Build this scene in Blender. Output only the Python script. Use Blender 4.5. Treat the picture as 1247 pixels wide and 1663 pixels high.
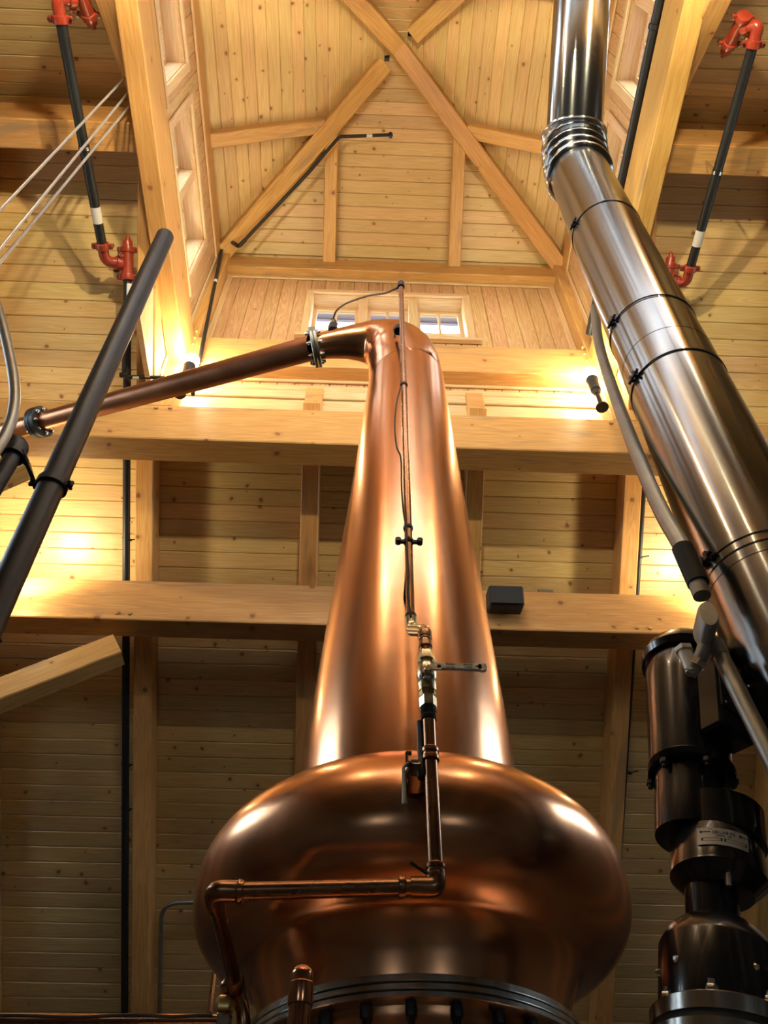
import bpy, math, random
from mathutils import Vector as V, Matrix
random.seed(7)
sc = bpy.context.scene
for o in list(bpy.data.objects): bpy.data.objects.remove(o)
COL = sc.collection
R = math.radians

# ------------------------------------------------------------------ camera
FPX = 1345.0
CAM = V((0, 0, 1.6))
_p, _y, _r = R(50.6), R(1.78), R(.33)
F = V((math.sin(_y)*math.cos(_p), math.cos(_y)*math.cos(_p), math.sin(_p)))
_r0 = V((math.cos(_y), -math.sin(_y), 0)); _u0 = _r0.cross(F)
RX = math.cos(_r)*_r0 + math.sin(_r)*_u0
UX = -math.sin(_r)*_r0 + math.cos(_r)*_u0
cam = bpy.data.cameras.new('camera'); camo = bpy.data.objects.new('camera', cam); COL.objects.link(camo)
cam.sensor_fit = 'VERTICAL'; cam.sensor_height = 36; cam.lens = FPX*36/1663; cam.clip_start = .02
camo.matrix_world = Matrix((( RX.x, UX.x, -F.x, CAM.x), (RX.y, UX.y, -F.y, CAM.y), (RX.z, UX.z, -F.z, CAM.z), (0, 0, 0, 1)))
sc.camera = camo
# ------------------------------------------------------------------ sky, exposure
w = bpy.data.worlds.new('world'); sc.world = w; w.use_nodes = True
bg = w.node_tree.nodes['Background']; bg.inputs[0].default_value = (.80, .90, 1.0, 1); bg.inputs[1].default_value = 14.0
sc.view_settings.view_transform = 'Standard'; sc.view_settings.look = 'None'
sc.view_settings.gamma = 1; sc.view_settings.use_curve_mapping = False
sc.view_settings.exposure = 0.0
LAMP_W = 310.0          # radiance of the glowing cupola bulbs
LAMP_P = 110.0          # radiance of the bulbs by the lower purlin
SPOT_FAR, SPOT_NEAR, SPOT_MAIN, SPOT_LOW = 26, 90, 530, 54     # watts the reflector bulbs throw upwards
LAMP_C = (1.0, .84, .52)

# ------------------------------------------------------------------ pixel rays -> real points (survey of the photograph)
def ray(x, y): return F + RX*((x-623.5)/FPX) - UX*((y-831.5)/FPX)
def at(x, y, Y):
    d = ray(x, y); return CAM + d*(Y/d.y)
def atz(x, y, Z):
    d = ray(x, y); return CAM + d*((Z-1.6)/d.z)
def atd(x, y, D): return CAM + ray(x, y)*D
S = 2.4/2.75
def Q(p): return CAM + (V(p)-CAM)*S
def qa(x, y, Y): return Q(at(x, y, Y))

# ------------------------------------------------------------------ materials
def newmat(name):
    m = bpy.data.materials.new(name); m.use_nodes = True
    nt = m.node_tree; b = nt.nodes['Principled BSDF']; return m, nt, b
def N(nt, t, **k):
    n = nt.nodes.new(t)
    for a, v in k.items(): setattr(n, a, v)
    return n
def plain(name, col, rough=.5, metal=0., spec=.5, noise=0., nscale=20, bump=0., coat=0.):
    m, nt, b = newmat(name)
    b.inputs['Base Color'].default_value = (*col, 1); b.inputs['Roughness'].default_value = rough
    b.inputs['Metallic'].default_value = metal; b.inputs['Specular IOR Level'].default_value = spec
    b.inputs['Coat Weight'].default_value = coat
    if noise or bump:
        tc = N(nt, 'ShaderNodeTexCoord'); nz = N(nt, 'ShaderNodeTexNoise')
        nz.inputs['Scale'].default_value = nscale; nz.inputs['Detail'].default_value = 5
        nt.links.new(tc.outputs['Object'], nz.inputs['Vector'])
        if noise:
            rp = N(nt, 'ShaderNodeValToRGB')
            rp.color_ramp.elements[0].position = .12; rp.color_ramp.elements[1].position = .88
            rp.color_ramp.elements[0].color = (*[c*(1-noise) for c in col], 1)
            rp.color_ramp.elements[1].color = (*[min(1, c*(1+noise)) for c in col], 1)
            nt.links.new(nz.outputs[0], rp.inputs[0]); nt.links.new(rp.outputs[0], b.inputs['Base Color'])
            mr = N(nt, 'ShaderNodeMapRange'); mr.inputs[3].default_value = rough*.75; mr.inputs[4].default_value = min(1, rough*1.25)
            nt.links.new(nz.outputs[0], mr.inputs[0]); nt.links.new(mr.outputs[0], b.inputs['Roughness'])
        if bump:
            bp = N(nt, 'ShaderNodeBump'); bp.inputs['Strength'].default_value = bump; bp.inputs['Distance'].default_value = .01
            nt.links.new(nz.outputs[0], bp.inputs['Height']); nt.links.new(bp.outputs[0], b.inputs['Normal'])
    return m
def wood(name, light, dark, kscale=3.6, krad=.055, rough=.4, vary=.12, cat=0., spec=.5, stain=0.):
    m, nt, b = newmat(name); L = nt.links.new
    tc = N(nt, 'ShaderNodeTexCoord'); oi = N(nt, 'ShaderNodeObjectInfo')
    mul = N(nt, 'ShaderNodeVectorMath', operation='MULTIPLY'); mul.inputs[1].default_value = (53, 31, 17)
    cx = N(nt, 'ShaderNodeCombineXYZ'); 
    for i in range(3): L(oi.outputs['Random'], cx.inputs[i])
    L(cx.outputs[0], mul.inputs[0])
    add = N(nt, 'ShaderNodeVectorMath', operation='ADD'); L(tc.outputs['Object'], add.inputs[0]); L(mul.outputs[0], add.inputs[1])
    sep = N(nt, 'ShaderNodeSeparateXYZ'); L(add.outputs[0], sep.inputs[0])
    vv = N(nt, 'ShaderNodeMath', operation='ADD'); L(sep.outputs[1], vv.inputs[0]); L(sep.outputs[2], vv.inputs[1])
    uv = N(nt, 'ShaderNodeCombineXYZ'); L(sep.outputs[0], uv.inputs[0]); L(vv.outputs[0], uv.inputs[1])
    # knots
    wob = N(nt, 'ShaderNodeTexNoise'); wob.inputs['Scale'].default_value = 14; L(uv.outputs[0], wob.inputs['Vector'])
    wsc = N(nt, 'ShaderNodeVectorMath', operation='MULTIPLY_ADD'); wsc.inputs[1].default_value = (.03, .03, 0); L(wob.outputs['Color'], wsc.inputs[0]); L(uv.outputs[0], wsc.inputs[2])
    vo = N(nt, 'ShaderNodeTexVoronoi', voronoi_dimensions='2D'); vo.inputs['Scale'].default_value = kscale; L(wsc.outputs[0], vo.inputs['Vector'])
    cs = N(nt, 'ShaderNodeSeparateColor'); L(vo.outputs['Color'], cs.inputs[0])
    rad = N(nt, 'ShaderNodeMapRange'); rad.inputs[1].default_value = .25; rad.inputs[3].default_value = .001; rad.inputs[4].default_value = krad; L(cs.outputs[0], rad.inputs[0])
    kd = N(nt, 'ShaderNodeMath', operation='DIVIDE'); L(vo.outputs['Distance'], kd.inputs[0]); L(rad.outputs[0], kd.inputs[1])
    km = N(nt, 'ShaderNodeMapRange'); km.inputs[1].default_value = .55; km.inputs[2].default_value = 1.15; km.inputs[3].default_value = 1; km.inputs[4].default_value = 0; L(kd.outputs[0], km.inputs[0])
    halo = N(nt, 'ShaderNodeMapRange'); halo.inputs[1].default_value = .6; halo.inputs[2].default_value = 2.6; halo.inputs[3].default_value = .35; halo.inputs[4].default_value = 0; L(kd.outputs[0], halo.inputs[0])
    # grain, bending round the knots
    bend = N(nt, 'ShaderNodeMath', operation='MULTIPLY_ADD'); bend.inputs[1].default_value = .06; L(halo.outputs[0], bend.inputs[0]); L(vv.outputs[0], bend.inputs[2])
    sx = N(nt, 'ShaderNodeMath', operation='MULTIPLY'); sx.inputs[1].default_value = .55; L(sep.outputs[0], sx.inputs[0])
    sv = N(nt, 'ShaderNodeMath', operation='MULTIPLY'); sv.inputs[1].default_value = 11; L(bend.outputs[0], sv.inputs[0])
    gc = N(nt, 'ShaderNodeCombineXYZ'); L(sx.outputs[0], gc.inputs[0]); L(sv.outputs[0], gc.inputs[1])
    g1 = N(nt, 'ShaderNodeTexNoise'); g1.inputs['Scale'].default_value = 1.3; g1.inputs['Detail'].default_value = 2; g1.inputs['Distortion'].default_value = .6; L(gc.outputs[0], g1.inputs['Vector'])
    ring = N(nt, 'ShaderNodeMath', operation='MULTIPLY'); ring.inputs[1].default_value = 9 + 10*cat; L(g1.outputs[0], ring.inputs[0])
    fr = N(nt, 'ShaderNodeMath', operation='PINGPONG'); fr.inputs[1].default_value = .5; L(ring.outputs[0], fr.inputs[0])
    g2 = N(nt, 'ShaderNodeTexNoise'); g2.inputs['Scale'].default_value = 7; g2.inputs['Detail'].default_value = 3; L(gc.outputs[0], g2.inputs['Vector'])
    mixg = N(nt, 'ShaderNodeMath', operation='MULTIPLY_ADD'); mixg.inputs[1].default_value = .9 + cat; L(fr.outputs[0], mixg.inputs[0]); L(g2.outputs[0], mixg.inputs[2])
    rp = N(nt, 'ShaderNodeValToRGB'); e = rp.color_ramp.elements
    e[0].position = .30; e[0].color = (*light, 1); e[1].position = 1.05 - .0*cat; e[1].color = (*dark, 1)
    L(mixg.outputs[0], rp.inputs[0])
    # tone of each piece
    tv = N(nt, 'ShaderNodeMapRange'); tv.inputs[3].default_value = 1-vary; tv.inputs[4].default_value = 1+vary; L(oi.outputs['Random'], tv.inputs[0])
    h2 = N(nt, 'ShaderNodeMath', operation='MULTIPLY'); h2.inputs[1].default_value = 7.31; L(oi.outputs['Random'], h2.inputs[0])
    h3 = N(nt, 'ShaderNodeMath', operation='FRACT'); L(h2.outputs[0], h3.inputs[0])
    h4 = N(nt, 'ShaderNodeMapRange'); h4.inputs[3].default_value = .488; h4.inputs[4].default_value = .506; L(h3.outputs[0], h4.inputs[0])
    hs = N(nt, 'ShaderNodeHueSaturation'); L(rp.outputs[0], hs.inputs['Color']); L(tv.outputs[0], hs.inputs['Value']); L(h4.outputs[0], hs.inputs['Hue'])
    m1 = N(nt, 'ShaderNodeMixRGB'); m1.inputs[2].default_value = (dark[0]*.75, dark[1]*.6, dark[2]*.5, 1); L(halo.outputs[0], m1.inputs[0]); L(hs.outputs[0], m1.inputs[1])
    m2 = N(nt, 'ShaderNodeMixRGB'); m2.inputs[2].default_value = (.25, .11, .04, 1); L(km.outputs[0], m2.inputs[0]); L(m1.outputs[0], m2.inputs[1])
    if stain:
        so = N(nt, 'ShaderNodeCombineXYZ'); s1 = N(nt, 'ShaderNodeMath', operation='MULTIPLY'); s1.inputs[1].default_value = 1.1; L(sep.outputs[0], s1.inputs[0])
        s2 = N(nt, 'ShaderNodeMath', operation='MULTIPLY'); s2.inputs[1].default_value = 9; L(bend.outputs[0], s2.inputs[0]); L(s1.outputs[0], so.inputs[0]); L(s2.outputs[0], so.inputs[1])
        sn = N(nt, 'ShaderNodeTexNoise'); sn.inputs['Scale'].default_value = .9; sn.inputs['Detail'].default_value = 4; sn.inputs['Distortion'].default_value = .8; L(so.outputs[0], sn.inputs['Vector'])
        sm = N(nt, 'ShaderNodeMapRange'); sm.inputs[1].default_value = .60; sm.inputs[2].default_value = .70; sm.inputs[4].default_value = stain; L(sn.outputs[0], sm.inputs[0])
        m3 = N(nt, 'ShaderNodeMixRGB'); m3.inputs[2].default_value = (.26, .19, .115, 1); L(sm.outputs[0], m3.inputs[0]); L(m2.outputs[0], m3.inputs[1]); m2 = m3
    L(m2.outputs[0], b.inputs['Base Color'])
    b.inputs['Roughness'].default_value = rough; b.inputs['Specular IOR Level'].default_value = spec
    bp = N(nt, 'ShaderNodeBump'); bp.inputs['Strength'].default_value = .12; bp.inputs['Distance'].default_value = .004
    L(mixg.outputs[0], bp.inputs['Height']); L(bp.outputs[0], b.inputs['Normal'])
    return m
M = {}
M['board'] = wood('pine_board', (.70, .53, .245), (.58, .395, .155), kscale=4.2, krad=.085, rough=.36, vary=.10)
M['clearboard'] = wood('fir_siding', (.70, .50, .27), (.52, .31, .13), kscale=1.2, krad=.03, rough=.40, vary=.08, cat=.5)
M['beam'] = wood('pine_timber', (.67, .415, .14), (.52, .28, .078), kscale=2.5, krad=.07, rough=.38, vary=.10, stain=.55)
M['trim'] = wood('pine_trim', (.72, .53, .30), (.58, .38, .18), kscale=1.0, krad=.02, rough=.42, vary=.05)
M['deck'] = plain('roof_deck', (.11, .10, .09), .9)
M['soffit'] = plain('soffit_paint', (.34, .29, .36), .8)
M['darkwall'] = plain('wall_panel', (.13, .12, .11), .7, noise=.2, nscale=6)
M['floor'] = plain('concrete', (.10, .09, .08), .6, noise=.3, nscale=3)
M['ground'] = plain('gravel_ground', (.25, .24, .22), .95, noise=.3, nscale=8)
M['black'] = plain('black_iron', (.022, .023, .024), .45, metal=.35, noise=.25, nscale=30)
M['gloss'] = plain('black_paint', (.010, .011, .013), .22, coat=.3, noise=.2, nscale=12)
M['plastic'] = plain('black_plastic', (.018, .019, .02), .55, noise=.1, nscale=60)
M['rubber'] = plain('black_rubber', (.012, .012, .012), .7)
M['red'] = plain('red_enamel', (.30, .038, .018), .3, coat=.3, noise=.15, nscale=20)
M['galv'] = plain('galvanised_steel', (.30, .31, .29), .42, metal=.85, noise=.22, nscale=18)
M['cast'] = plain('grey_cast_conduit_body', (.30, .29, .26), .5, metal=.5, noise=.15, nscale=25)
M['nickel'] = plain('nickel_brass', (.52, .47, .34), .25, metal=1, noise=.12, nscale=40)
M['brass'] = plain('brass', (.62, .46, .18), .28, metal=1, noise=.15, nscale=30)
M['chrome'] = plain('zinc_bolt', (.62, .62, .60), .25, metal=1)
M['cable'] = plain('steel_cable', (.45, .44, .42), .45, metal=.8, noise=.3, nscale=300)
M['oldcopper'] = plain('tarnished_copper_pipe', (.30, .155, .085), .27, metal=1, noise=.18, nscale=9)
M['armcopper'] = plain('dull_copper_arm', (.46, .215, .115), .36, metal=1, noise=.3, nscale=7)
M['pipecopper'] = plain('polished_copper_pipe', (.55, .25, .13), .2, metal=1, noise=.2, nscale=20)
M['wire'] = plain('brown_wire', (.05, .028, .015), .5)
M['white'] = plain('white_label', (.70, .68, .62), .5)
M['plate'] = plain('aluminium_plate', (.62, .60, .52), .45, metal=.3)
M['ink'] = plain('black_print', (.012, .012, .012), .6)
M['blue'] = plain('blue_cap', (.03, .07, .30), .4)
def metal_aniso(name, col, rough, aniso, noise, nscale, bump=.0, bscale=3., arot=.25):
    m, nt, b = newmat(name); L = nt.links.new
    b.inputs['Metallic'].default_value = 1; b.inputs['Roughness'].default_value = rough
    tc = N(nt, 'ShaderNodeTexCoord')
    nz = N(nt, 'ShaderNodeTexNoise'); nz.inputs['Scale'].default_value = nscale; nz.inputs['Detail'].default_value = 3; nz.inputs['Distortion'].default_value = .5
    L(tc.outputs['Object'], nz.inputs['Vector'])
    rp = N(nt, 'ShaderNodeValToRGB'); e = rp.color_ramp.elements
    e[0].position = .0; e[1].position = 1.0
    e[0].color = (*[c*(1-noise) for c in col], 1); e[1].color = (*[min(1, c*(1+noise*.5)) for c in col], 1)
    L(nz.outputs[0], rp.inputs[0]); L(rp.outputs[0], b.inputs['Base Color'])
    mr = N(nt, 'ShaderNodeMapRange'); mr.inputs[1].default_value = .0; mr.inputs[2].default_value = 1.; mr.inputs[3].default_value = rough*1.22; mr.inputs[4].default_value = rough*.8
    L(nz.outputs[0], mr.inputs[0]); L(mr.outputs[0], b.inputs['Roughness'])
    if aniso:
        b.inputs['Anisotropic'].default_value = aniso; b.inputs['Anisotropic Rotation'].default_value = arot
        tg = N(nt, 'ShaderNodeTangent', direction_type='RADIAL', axis='Z'); L(tg.outputs[0], b.inputs['Tangent'])
    if bump:
        n2 = N(nt, 'ShaderNodeTexNoise'); n2.inputs['Scale'].default_value = bscale; n2.inputs['Detail'].default_value = 2; L(tc.outputs['Object'], n2.inputs['Vector'])
        bp = N(nt, 'ShaderNodeBump'); bp.inputs['Strength'].default_value = bump; bp.inputs['Distance'].default_value = .03
        L(n2.outputs[0], bp.inputs['Height']); L(bp.outputs[0], b.inputs['Normal'])
    return m
M['copper'] = metal_aniso('copper_sheet', (.73, .365, .19), .235, 0, .16, 2.6, bump=.06, bscale=3.6)
M['steel'] = metal_aniso('brushed_stainless', (.27, .28, .285), .19, .8, .10, 2.0, bump=.025, bscale=2.2)
M['flange'] = metal_aniso('machined_steel', (.50, .50, .47), .22, .5, .12, 6)
def glass():
    m, nt, b = newmat('window_glass'); nt.nodes.remove(b); L = nt.links.new
    o = nt.nodes['Material Output']; t = N(nt, 'ShaderNodeBsdfTransparent'); g = N(nt, 'ShaderNodeBsdfGlossy'); g.inputs['Roughness'].default_value = .02
    f = N(nt, 'ShaderNodeFresnel'); f.inputs[0].default_value = 1.45; mx = N(nt, 'ShaderNodeMixShader')
    t.inputs[0].default_value = (.93, .96, .97, 1)
    ge = N(nt, 'ShaderNodeNewGeometry'); iv = N(nt, 'ShaderNodeMath', operation='SUBTRACT'); iv.inputs[0].default_value = 1; L(ge.outputs['Backfacing'], iv.inputs[1])
    mm = N(nt, 'ShaderNodeMath', operation='MULTIPLY'); L(f.outputs[0], mm.inputs[0]); L(iv.outputs[0], mm.inputs[1]); L(mm.outputs[0], mx.inputs[0]); L(t.outputs[0], mx.inputs[1]); L(g.outputs[0], mx.inputs[2]); L(mx.outputs[0], o.inputs[0]); return m
M['glass'] = glass()
def emit(name, col, s):
    m, nt, b = newmat(name); b.inputs['Base Color'].default_value = (.9, .85, .7, 1)
    b.inputs['Emission Color'].default_value = (*col, 1); b.inputs['Emission Strength'].default_value = s; return m
M['bulb'] = emit('lit_bulb', LAMP_C, LAMP_W); M['bulb2'] = emit('lit_bulb_low', LAMP_C, LAMP_P); M["bulb3"] = emit("lit_bulb_near", LAMP_C, 90.0)

# ------------------------------------------------------------------ object helpers
WM = {}
def empty(name, loc, label=None, cat=None, group=None, kind=None):
    o = bpy.data.objects.new(name, None); COL.objects.link(o); o.empty_display_size = .1
    o.location = loc; WM[o.name] = Matrix.Translation(V(loc)); tag(o, label, cat, group, kind); return o
def tag(o, label=None, cat=None, group=None, kind=None):
    if label: o['label'] = label
    if cat: o['category'] = cat
    if group: o['group'] = group
    if kind: o['kind'] = kind
    return o
def put(o, mw, parent=None):
    COL.objects.link(o); WM[o.name] = mw
    if parent: o.parent = parent; o.matrix_basis = WM[parent.name].inverted() @ mw
    else: o.matrix_basis = mw
    return o
def mesh(name, vs, fs, mat, smooth=True, ang=35):
    me = bpy.data.meshes.new(name); me.from_pydata([tuple(v) for v in vs], [], fs); me.update()
    if mat: me.materials.append(mat)
    if smooth:
        me.polygons.foreach_set('use_smooth', [True]*len(me.polygons)); me.set_sharp_from_angle(angle=R(ang))
    return me
class MB:
    """collects shapes in world space, linked as ONE mesh object"""
    def __init__(s): s.v = []; s.f = []
    def add(s, vs, fs):
        n = len(s.v); s.v += [V(v) for v in vs]; s.f += [tuple(i+n for i in f) for f in fs]; return s
    def box(s, c, size, ax=None, bev=.0):
        c = V(c); hx, hy, hz = [d/2 for d in size]; ax = ax or (V((1,0,0)), V((0,1,0)), V((0,0,1)))
        if bev <= 0:
            vs = [(i, j, k) for i in (-hx, hx) for j in (-hy, hy) for k in (-hz, hz)]
            fs = [(0,1,3,2), (4,6,7,5), (0,4,5,1), (2,3,7,6), (0,2,6,4), (1,5,7,3)]
        else:
            b = bev; vs = []; 
            for z, t in ((-hz, b), (-hz+b, 0), (hz-b, 0), (hz, b)):
                for (x, y) in ((-hx+t, -hy+b), (-hx+b, -hy+t), (hx-b, -hy+t), (hx-t, -hy+b), (hx-t, hy-b), (hx-b, hy-t), (-hx+b, hy-t), (-hx+t, hy-b)):
                    vs.append((x, y, z))
            fs = [tuple(reversed(range(8))), tuple(range(24, 32))]
            for r in range(3):
                for i in range(8): fs.append((r*8+i, r*8+(i+1) % 8, r*8+8+(i+1) % 8, r*8+8+i))
        return s.add([c + ax[0]*x + ax[1]*y + ax[2]*z for x, y, z in vs], fs)
    def lathe(s, o, axis, prof, n=32, caps=True, ref=None, poly=None):
        o = V(o); a = V(axis).normalized(); r0 = ref or (V((0,0,1)) if abs(a.z) < .9 else V((1,0,0)))
        e1 = (r0 - a*r0.dot(a)).normalized(); e2 = a.cross(e1); vs = []; fs = []
        for r, t in prof:
            for i in range(n):
                th = 2*math.pi*i/n; vs.append(o + a*t + e1*(r*math.cos(th)) + e2*(r*math.sin(th)))
        for k in range(len(prof)-1):
            for i in range(n): fs.append((k*n+i, k*n+(i+1) % n, (k+1)*n+(i+1) % n, (k+1)*n+i))
        if caps: fs.append(tuple(reversed(range(n)))); fs.append(tuple(range((len(prof)-1)*n, len(prof)*n)))
        return s.add(vs, fs)
    def tube(s, pts, rad, n=14, caps=True):
        pts = [V(p) for p in pts]; m = len(pts)
        rad = rad if isinstance(rad, (list, tuple)) else [rad]*m
        tn = [(pts[min(i+1, m-1)]-pts[max(i-1, 0)]).normalized() for i in range(m)]
        up = V((0,0,1)) if abs(tn[0].z) < .9 else V((0,1,0))
        e = (up - tn[0]*up.dot(tn[0])).normalized(); vs = []; fs = []
        for i in range(m):
            e = (e - tn[i]*e.dot(tn[i])).normalized(); g = tn[i].cross(e)
            for k in range(n):
                th = 2*math.pi*k/n; vs.append(pts[i] + (e*math.cos(th) + g*math.sin(th))*rad[i])
        for i in range(m-1):
            for k in range(n): fs.append((i*n+k, i*n+(k+1) % n, (i+1)*n+(k+1) % n, (i+1)*n+k))
        if caps: fs.append(tuple(reversed(range(n)))); fs.append(tuple(range((m-1)*n, m*n)))
        return s.add(vs, fs)
    def build(s, name, mat, parent=None, smooth=True, ang=35, axis=None):
        lo = V([min(v[i] for v in s.v) for i in range(3)]); hi = V([max(v[i] for v in s.v) for i in range(3)])
        c = (lo+hi)/2
        rot = Matrix.Identity(4)
        if axis is not None: rot = V(axis).to_track_quat('Z', 'Y').to_matrix().to_4x4()
        inv = rot.inverted()
        o = bpy.data.objects.new(name, mesh(name, [inv @ (v-c) for v in s.v], s.f, mat, smooth, ang))
        return put(o, Matrix.Translation(c) @ rot, parent)
def arc(pts, rad, n=7):
    """round the corners of a polyline"""
    pts = [V(p) for p in pts]; out = [pts[0]]
    for i in range(1, len(pts)-1):
        a = (pts[i-1]-pts[i]); b = (pts[i+1]-pts[i]); la, lb = a.length, b.length; a.normalize(); b.normalize()
        r = min(rad, la*.49, lb*.49); p, q = pts[i]+a*r, pts[i]+b*r
        for k in range(n+1):
            t = k/n; out.append(p*(1-t)**2 + pts[i]*2*t*(1-t) + q*t*t)
    out.append(pts[-1]); return out
def spline(pts, n=8):
    pts = [V(p) for p in pts]; P = [pts[0]*2-pts[1]] + pts + [pts[-1]*2-pts[-2]]; out = []
    for i in range(1, len(P)-2):
        for k in range(n):
            t = k/n; a, b, c, d = P[i-1:i+3]
            out.append(.5*((2*b) + (c-a)*t + (2*a-5*b+4*c-d)*t*t + (3*b-a-3*c+d)*t**3))
    out.append(pts[-1]); return out
def frame(c, x, z):
    x = V(x).normalized(); z = V(z); z = (z - x*z.dot(x)).normalized(); y = z.cross(x)
    return Matrix(((x.x, y.x, z.x, c[0]), (x.y, y.y, z.y, c[1]), (x.z, y.z, z.z, c[2]), (0, 0, 0, 1)))
_cache = {}
def timber_mesh(L, wd, dp, mat, b=.008):
    k = ('t', round(L, 3), wd, dp, mat.name)
    if k in _cache: return _cache[k]
    hy, hz, hx = wd/2, dp/2, L/2
    sec = [(-hy+b, -hz), (hy-b, -hz), (hy, -hz+b), (hy, hz-b), (hy-b, hz), (-hy+b, hz), (-hy, hz-b), (-hy, -hz+b)]
    vs = [(-hx, y, z) for y, z in sec] + [(hx, y, z) for y, z in sec]
    fs = [tuple(range(8))[::-1], tuple(range(8, 16))] + [(i, (i+1) % 8, 8+(i+1) % 8, 8+i) for i in range(8)]
    fs = [tuple(reversed(f)) for f in fs]
    me = mesh('timber', vs, [tuple(reversed(f)) for f in fs], mat, smooth=False); _cache[k] = me; return me
def timber(name, p0, p1, wd, dp, up, mat=None, parent=None, **t):
    """p0-p1: centre line; wd across, dp along up"""
    p0, p1 = V(p0), V(p1); mat = mat or M['beam']
    o = bpy.data.objects.new(name, timber_mesh((p1-p0).length, wd, dp, mat))
    put(o, frame((p0+p1)/2, p1-p0, up), parent)
    if t: tag(o, **t)
    return o
def bx(x0, x1, y0, y1, z0, z1, name, mat, parent=None, ax=None, **t):
    """axis-aligned timber whose grain runs along its longest side (or ax)"""
    d = (x1-x0, y1-y0, z1-z0); a = ax if ax is not None else d.index(max(d)); c = V(((x0+x1)/2, (y0+y1)/2, (z0+z1)/2))
    e = [V((1,0,0)), V((0,1,0)), V((0,0,1))]; h = e[a]*(d[a]/2)
    if a == 2: return timber(name, c-h, c+h, d[0], d[1], (0,1,0), mat, parent, **t)
    return timber(name, c-h, c+h, d[1-a], d[2], (0,0,1), mat, parent, **t)
def board_mesh(L, wd, mat, th=.02, c=.007):
    k = ('b', round(L, 2), wd, mat.name)
    if k in _cache: return _cache[k]
    L = round(L, 2); h = wd/2; sec = [(-h, -th), (h, -th), (h, -c), (h-c, 0), (-h+c, 0), (-h, -c)]
    vs = [(-L/2, y, z) for y, z in sec] + [(L/2, y, z) for y, z in sec]
    fs = [tuple(range(5, -1, -1)), tuple(range(6, 12))] + [(i, (i+1) % 6, 6+(i+1) % 6, 6+i) for i in range(6)]
    me = mesh('board', vs, fs, mat, smooth=False); _cache[k] = me; return me
def board(c, x, n, L, wd, mat, parent, name='board'):
    j = random.uniform(-.0012, .0012)
    o = bpy.data.objects.new(name, board_mesh(L, wd, mat)); return put(o, frame(V(c)+V(n).normalized()*j, x, n), parent)
def hexnut(mb, c, axis, r, h): return mb.lathe(c, axis, [(r*.88, 0), (r, h*.12), (r, h*.88), (r*.88, h)], n=6)
def box_struct(name, pieces, mat, kind='structure', parent=None):
    m = MB()
    for x0, x1, y0, y1, z0, z1 in pieces: m.box(((x0+x1)/2, (y0+y1)/2, (z0+z1)/2), (x1-x0, y1-y0, z1-z0))
    o = m.build(name, mat, parent, smooth=False)
    if kind: o['kind'] = kind
    return o
def bolt_ring(parent, c, axis, r, n, br, bh, mat, ph=0, both=0):
    a = V(axis).normalized(); r0 = V((0,0,1)) if abs(a.z) < .9 else V((1,0,0)); e1 = (r0-a*r0.dot(a)).normalized(); e2 = a.cross(e1)
    key = ('bolt', br, bh, mat.name)
    if key not in _cache:
        m = MB(); hexnut(m, (0,0,0), (0,0,1), br, bh*.6); m.lathe((0,0,bh*.6), (0,0,1), [(br*.55, 0), (br*.55, bh*.4)], n=8)
        _cache[key] = mesh('bolt', m.v, m.f, mat)
    for i in range(n):
        th = 2*math.pi*(i+ph)/n; p = V(c) + (e1*math.cos(th)+e2*math.sin(th))*r
        for sgn, off in (((1, 0),) if not both else ((1, 0), (-1, both))):
            o = bpy.data.objects.new('bolt', _cache[key]); put(o, Matrix.Translation(p-a*off) @ (a*sgn).to_track_quat('Z', 'Y').to_matrix().to_4x4(), parent)

# ------------------------------------------------------------------ dimensions of the building
CX, CY = .178, 1.72                      # centre of the cupola
TH = R(35); SL = V((0, math.cos(TH), -math.sin(TH)))       # down the far slope
NF = V((0, -math.sin(TH), -math.cos(TH)))                  # far slope, facing down into the room
YR = 1.80; ZR = 7.09 + (3.71-YR)*math.tan(TH)              # ridge: underside line of the rafters
SN = V((0, -math.cos(TH), -math.sin(TH))); NN = V((0, math.sin(TH), -math.cos(TH)))
XL, XR = -4.6, 5.0
YB, YF = 9.3, -5.7
def slope(x, s, off=0, far=True):
    """s down the slope from the ridge, off = above the rafter undersides"""
    return V((x, YR, ZR)) + (SL if far else SN)*s - (NF if far else NN)*off
RD = .22                                                    # rafter depth
BW = .1345

# ------------------------------------------------------------------ floor, walls, ground
box_struct('floor', [(XL, XR, YF, YB, -.2, 0)], M['floor'])
box_struct('ground', [(-60, 60, -60, 60, -.5, -.25)], M['ground'])
zw = slope(0, (YB-YR)/math.cos(TH), RD)[2]
box_struct('wall_back', [(XL, XR, YB, YB+.2, 0, zw)], M['darkwall'])
# near wall with two tall windows
def wall_open(name, x0, x1, y0, y1, z0, z1, holes, axis):
    """wall slab with rectangular holes (a0,a1,z0,z1) along axis 0=x 1=y"""
    pcs = []; A0, A1 = (x0, x1) if axis == 0 else (y0, y1)
    cuts = sorted(holes); a = A0
    def add(a0, a1, b0, b1):
        if a1-a0 > .001 and b1-b0 > .001: pcs.append((a0, a1, y0, y1, b0, b1) if axis == 0 else (x0, x1, a0, a1, b0, b1))
    for h in cuts:
        add(a, h[0], z0, z1); add(h[0], h[1], z0, h[2]); add(h[0], h[1], h[3], z1); a = h[1]
    add(a, A1, z0, z1); return box_struct(name, pcs, M['darkwall'])
NEARW = [(-2.9, -2.0, 1.3, 2.4), (2.0, 2.9, 1.3, 2.4)]
wall_open('wall_front', XL, XR, YF-.2, YF, 0, zw, NEARW, 0)
GW = [(1.5, 4.1, 5.5, 6.8)]
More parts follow.
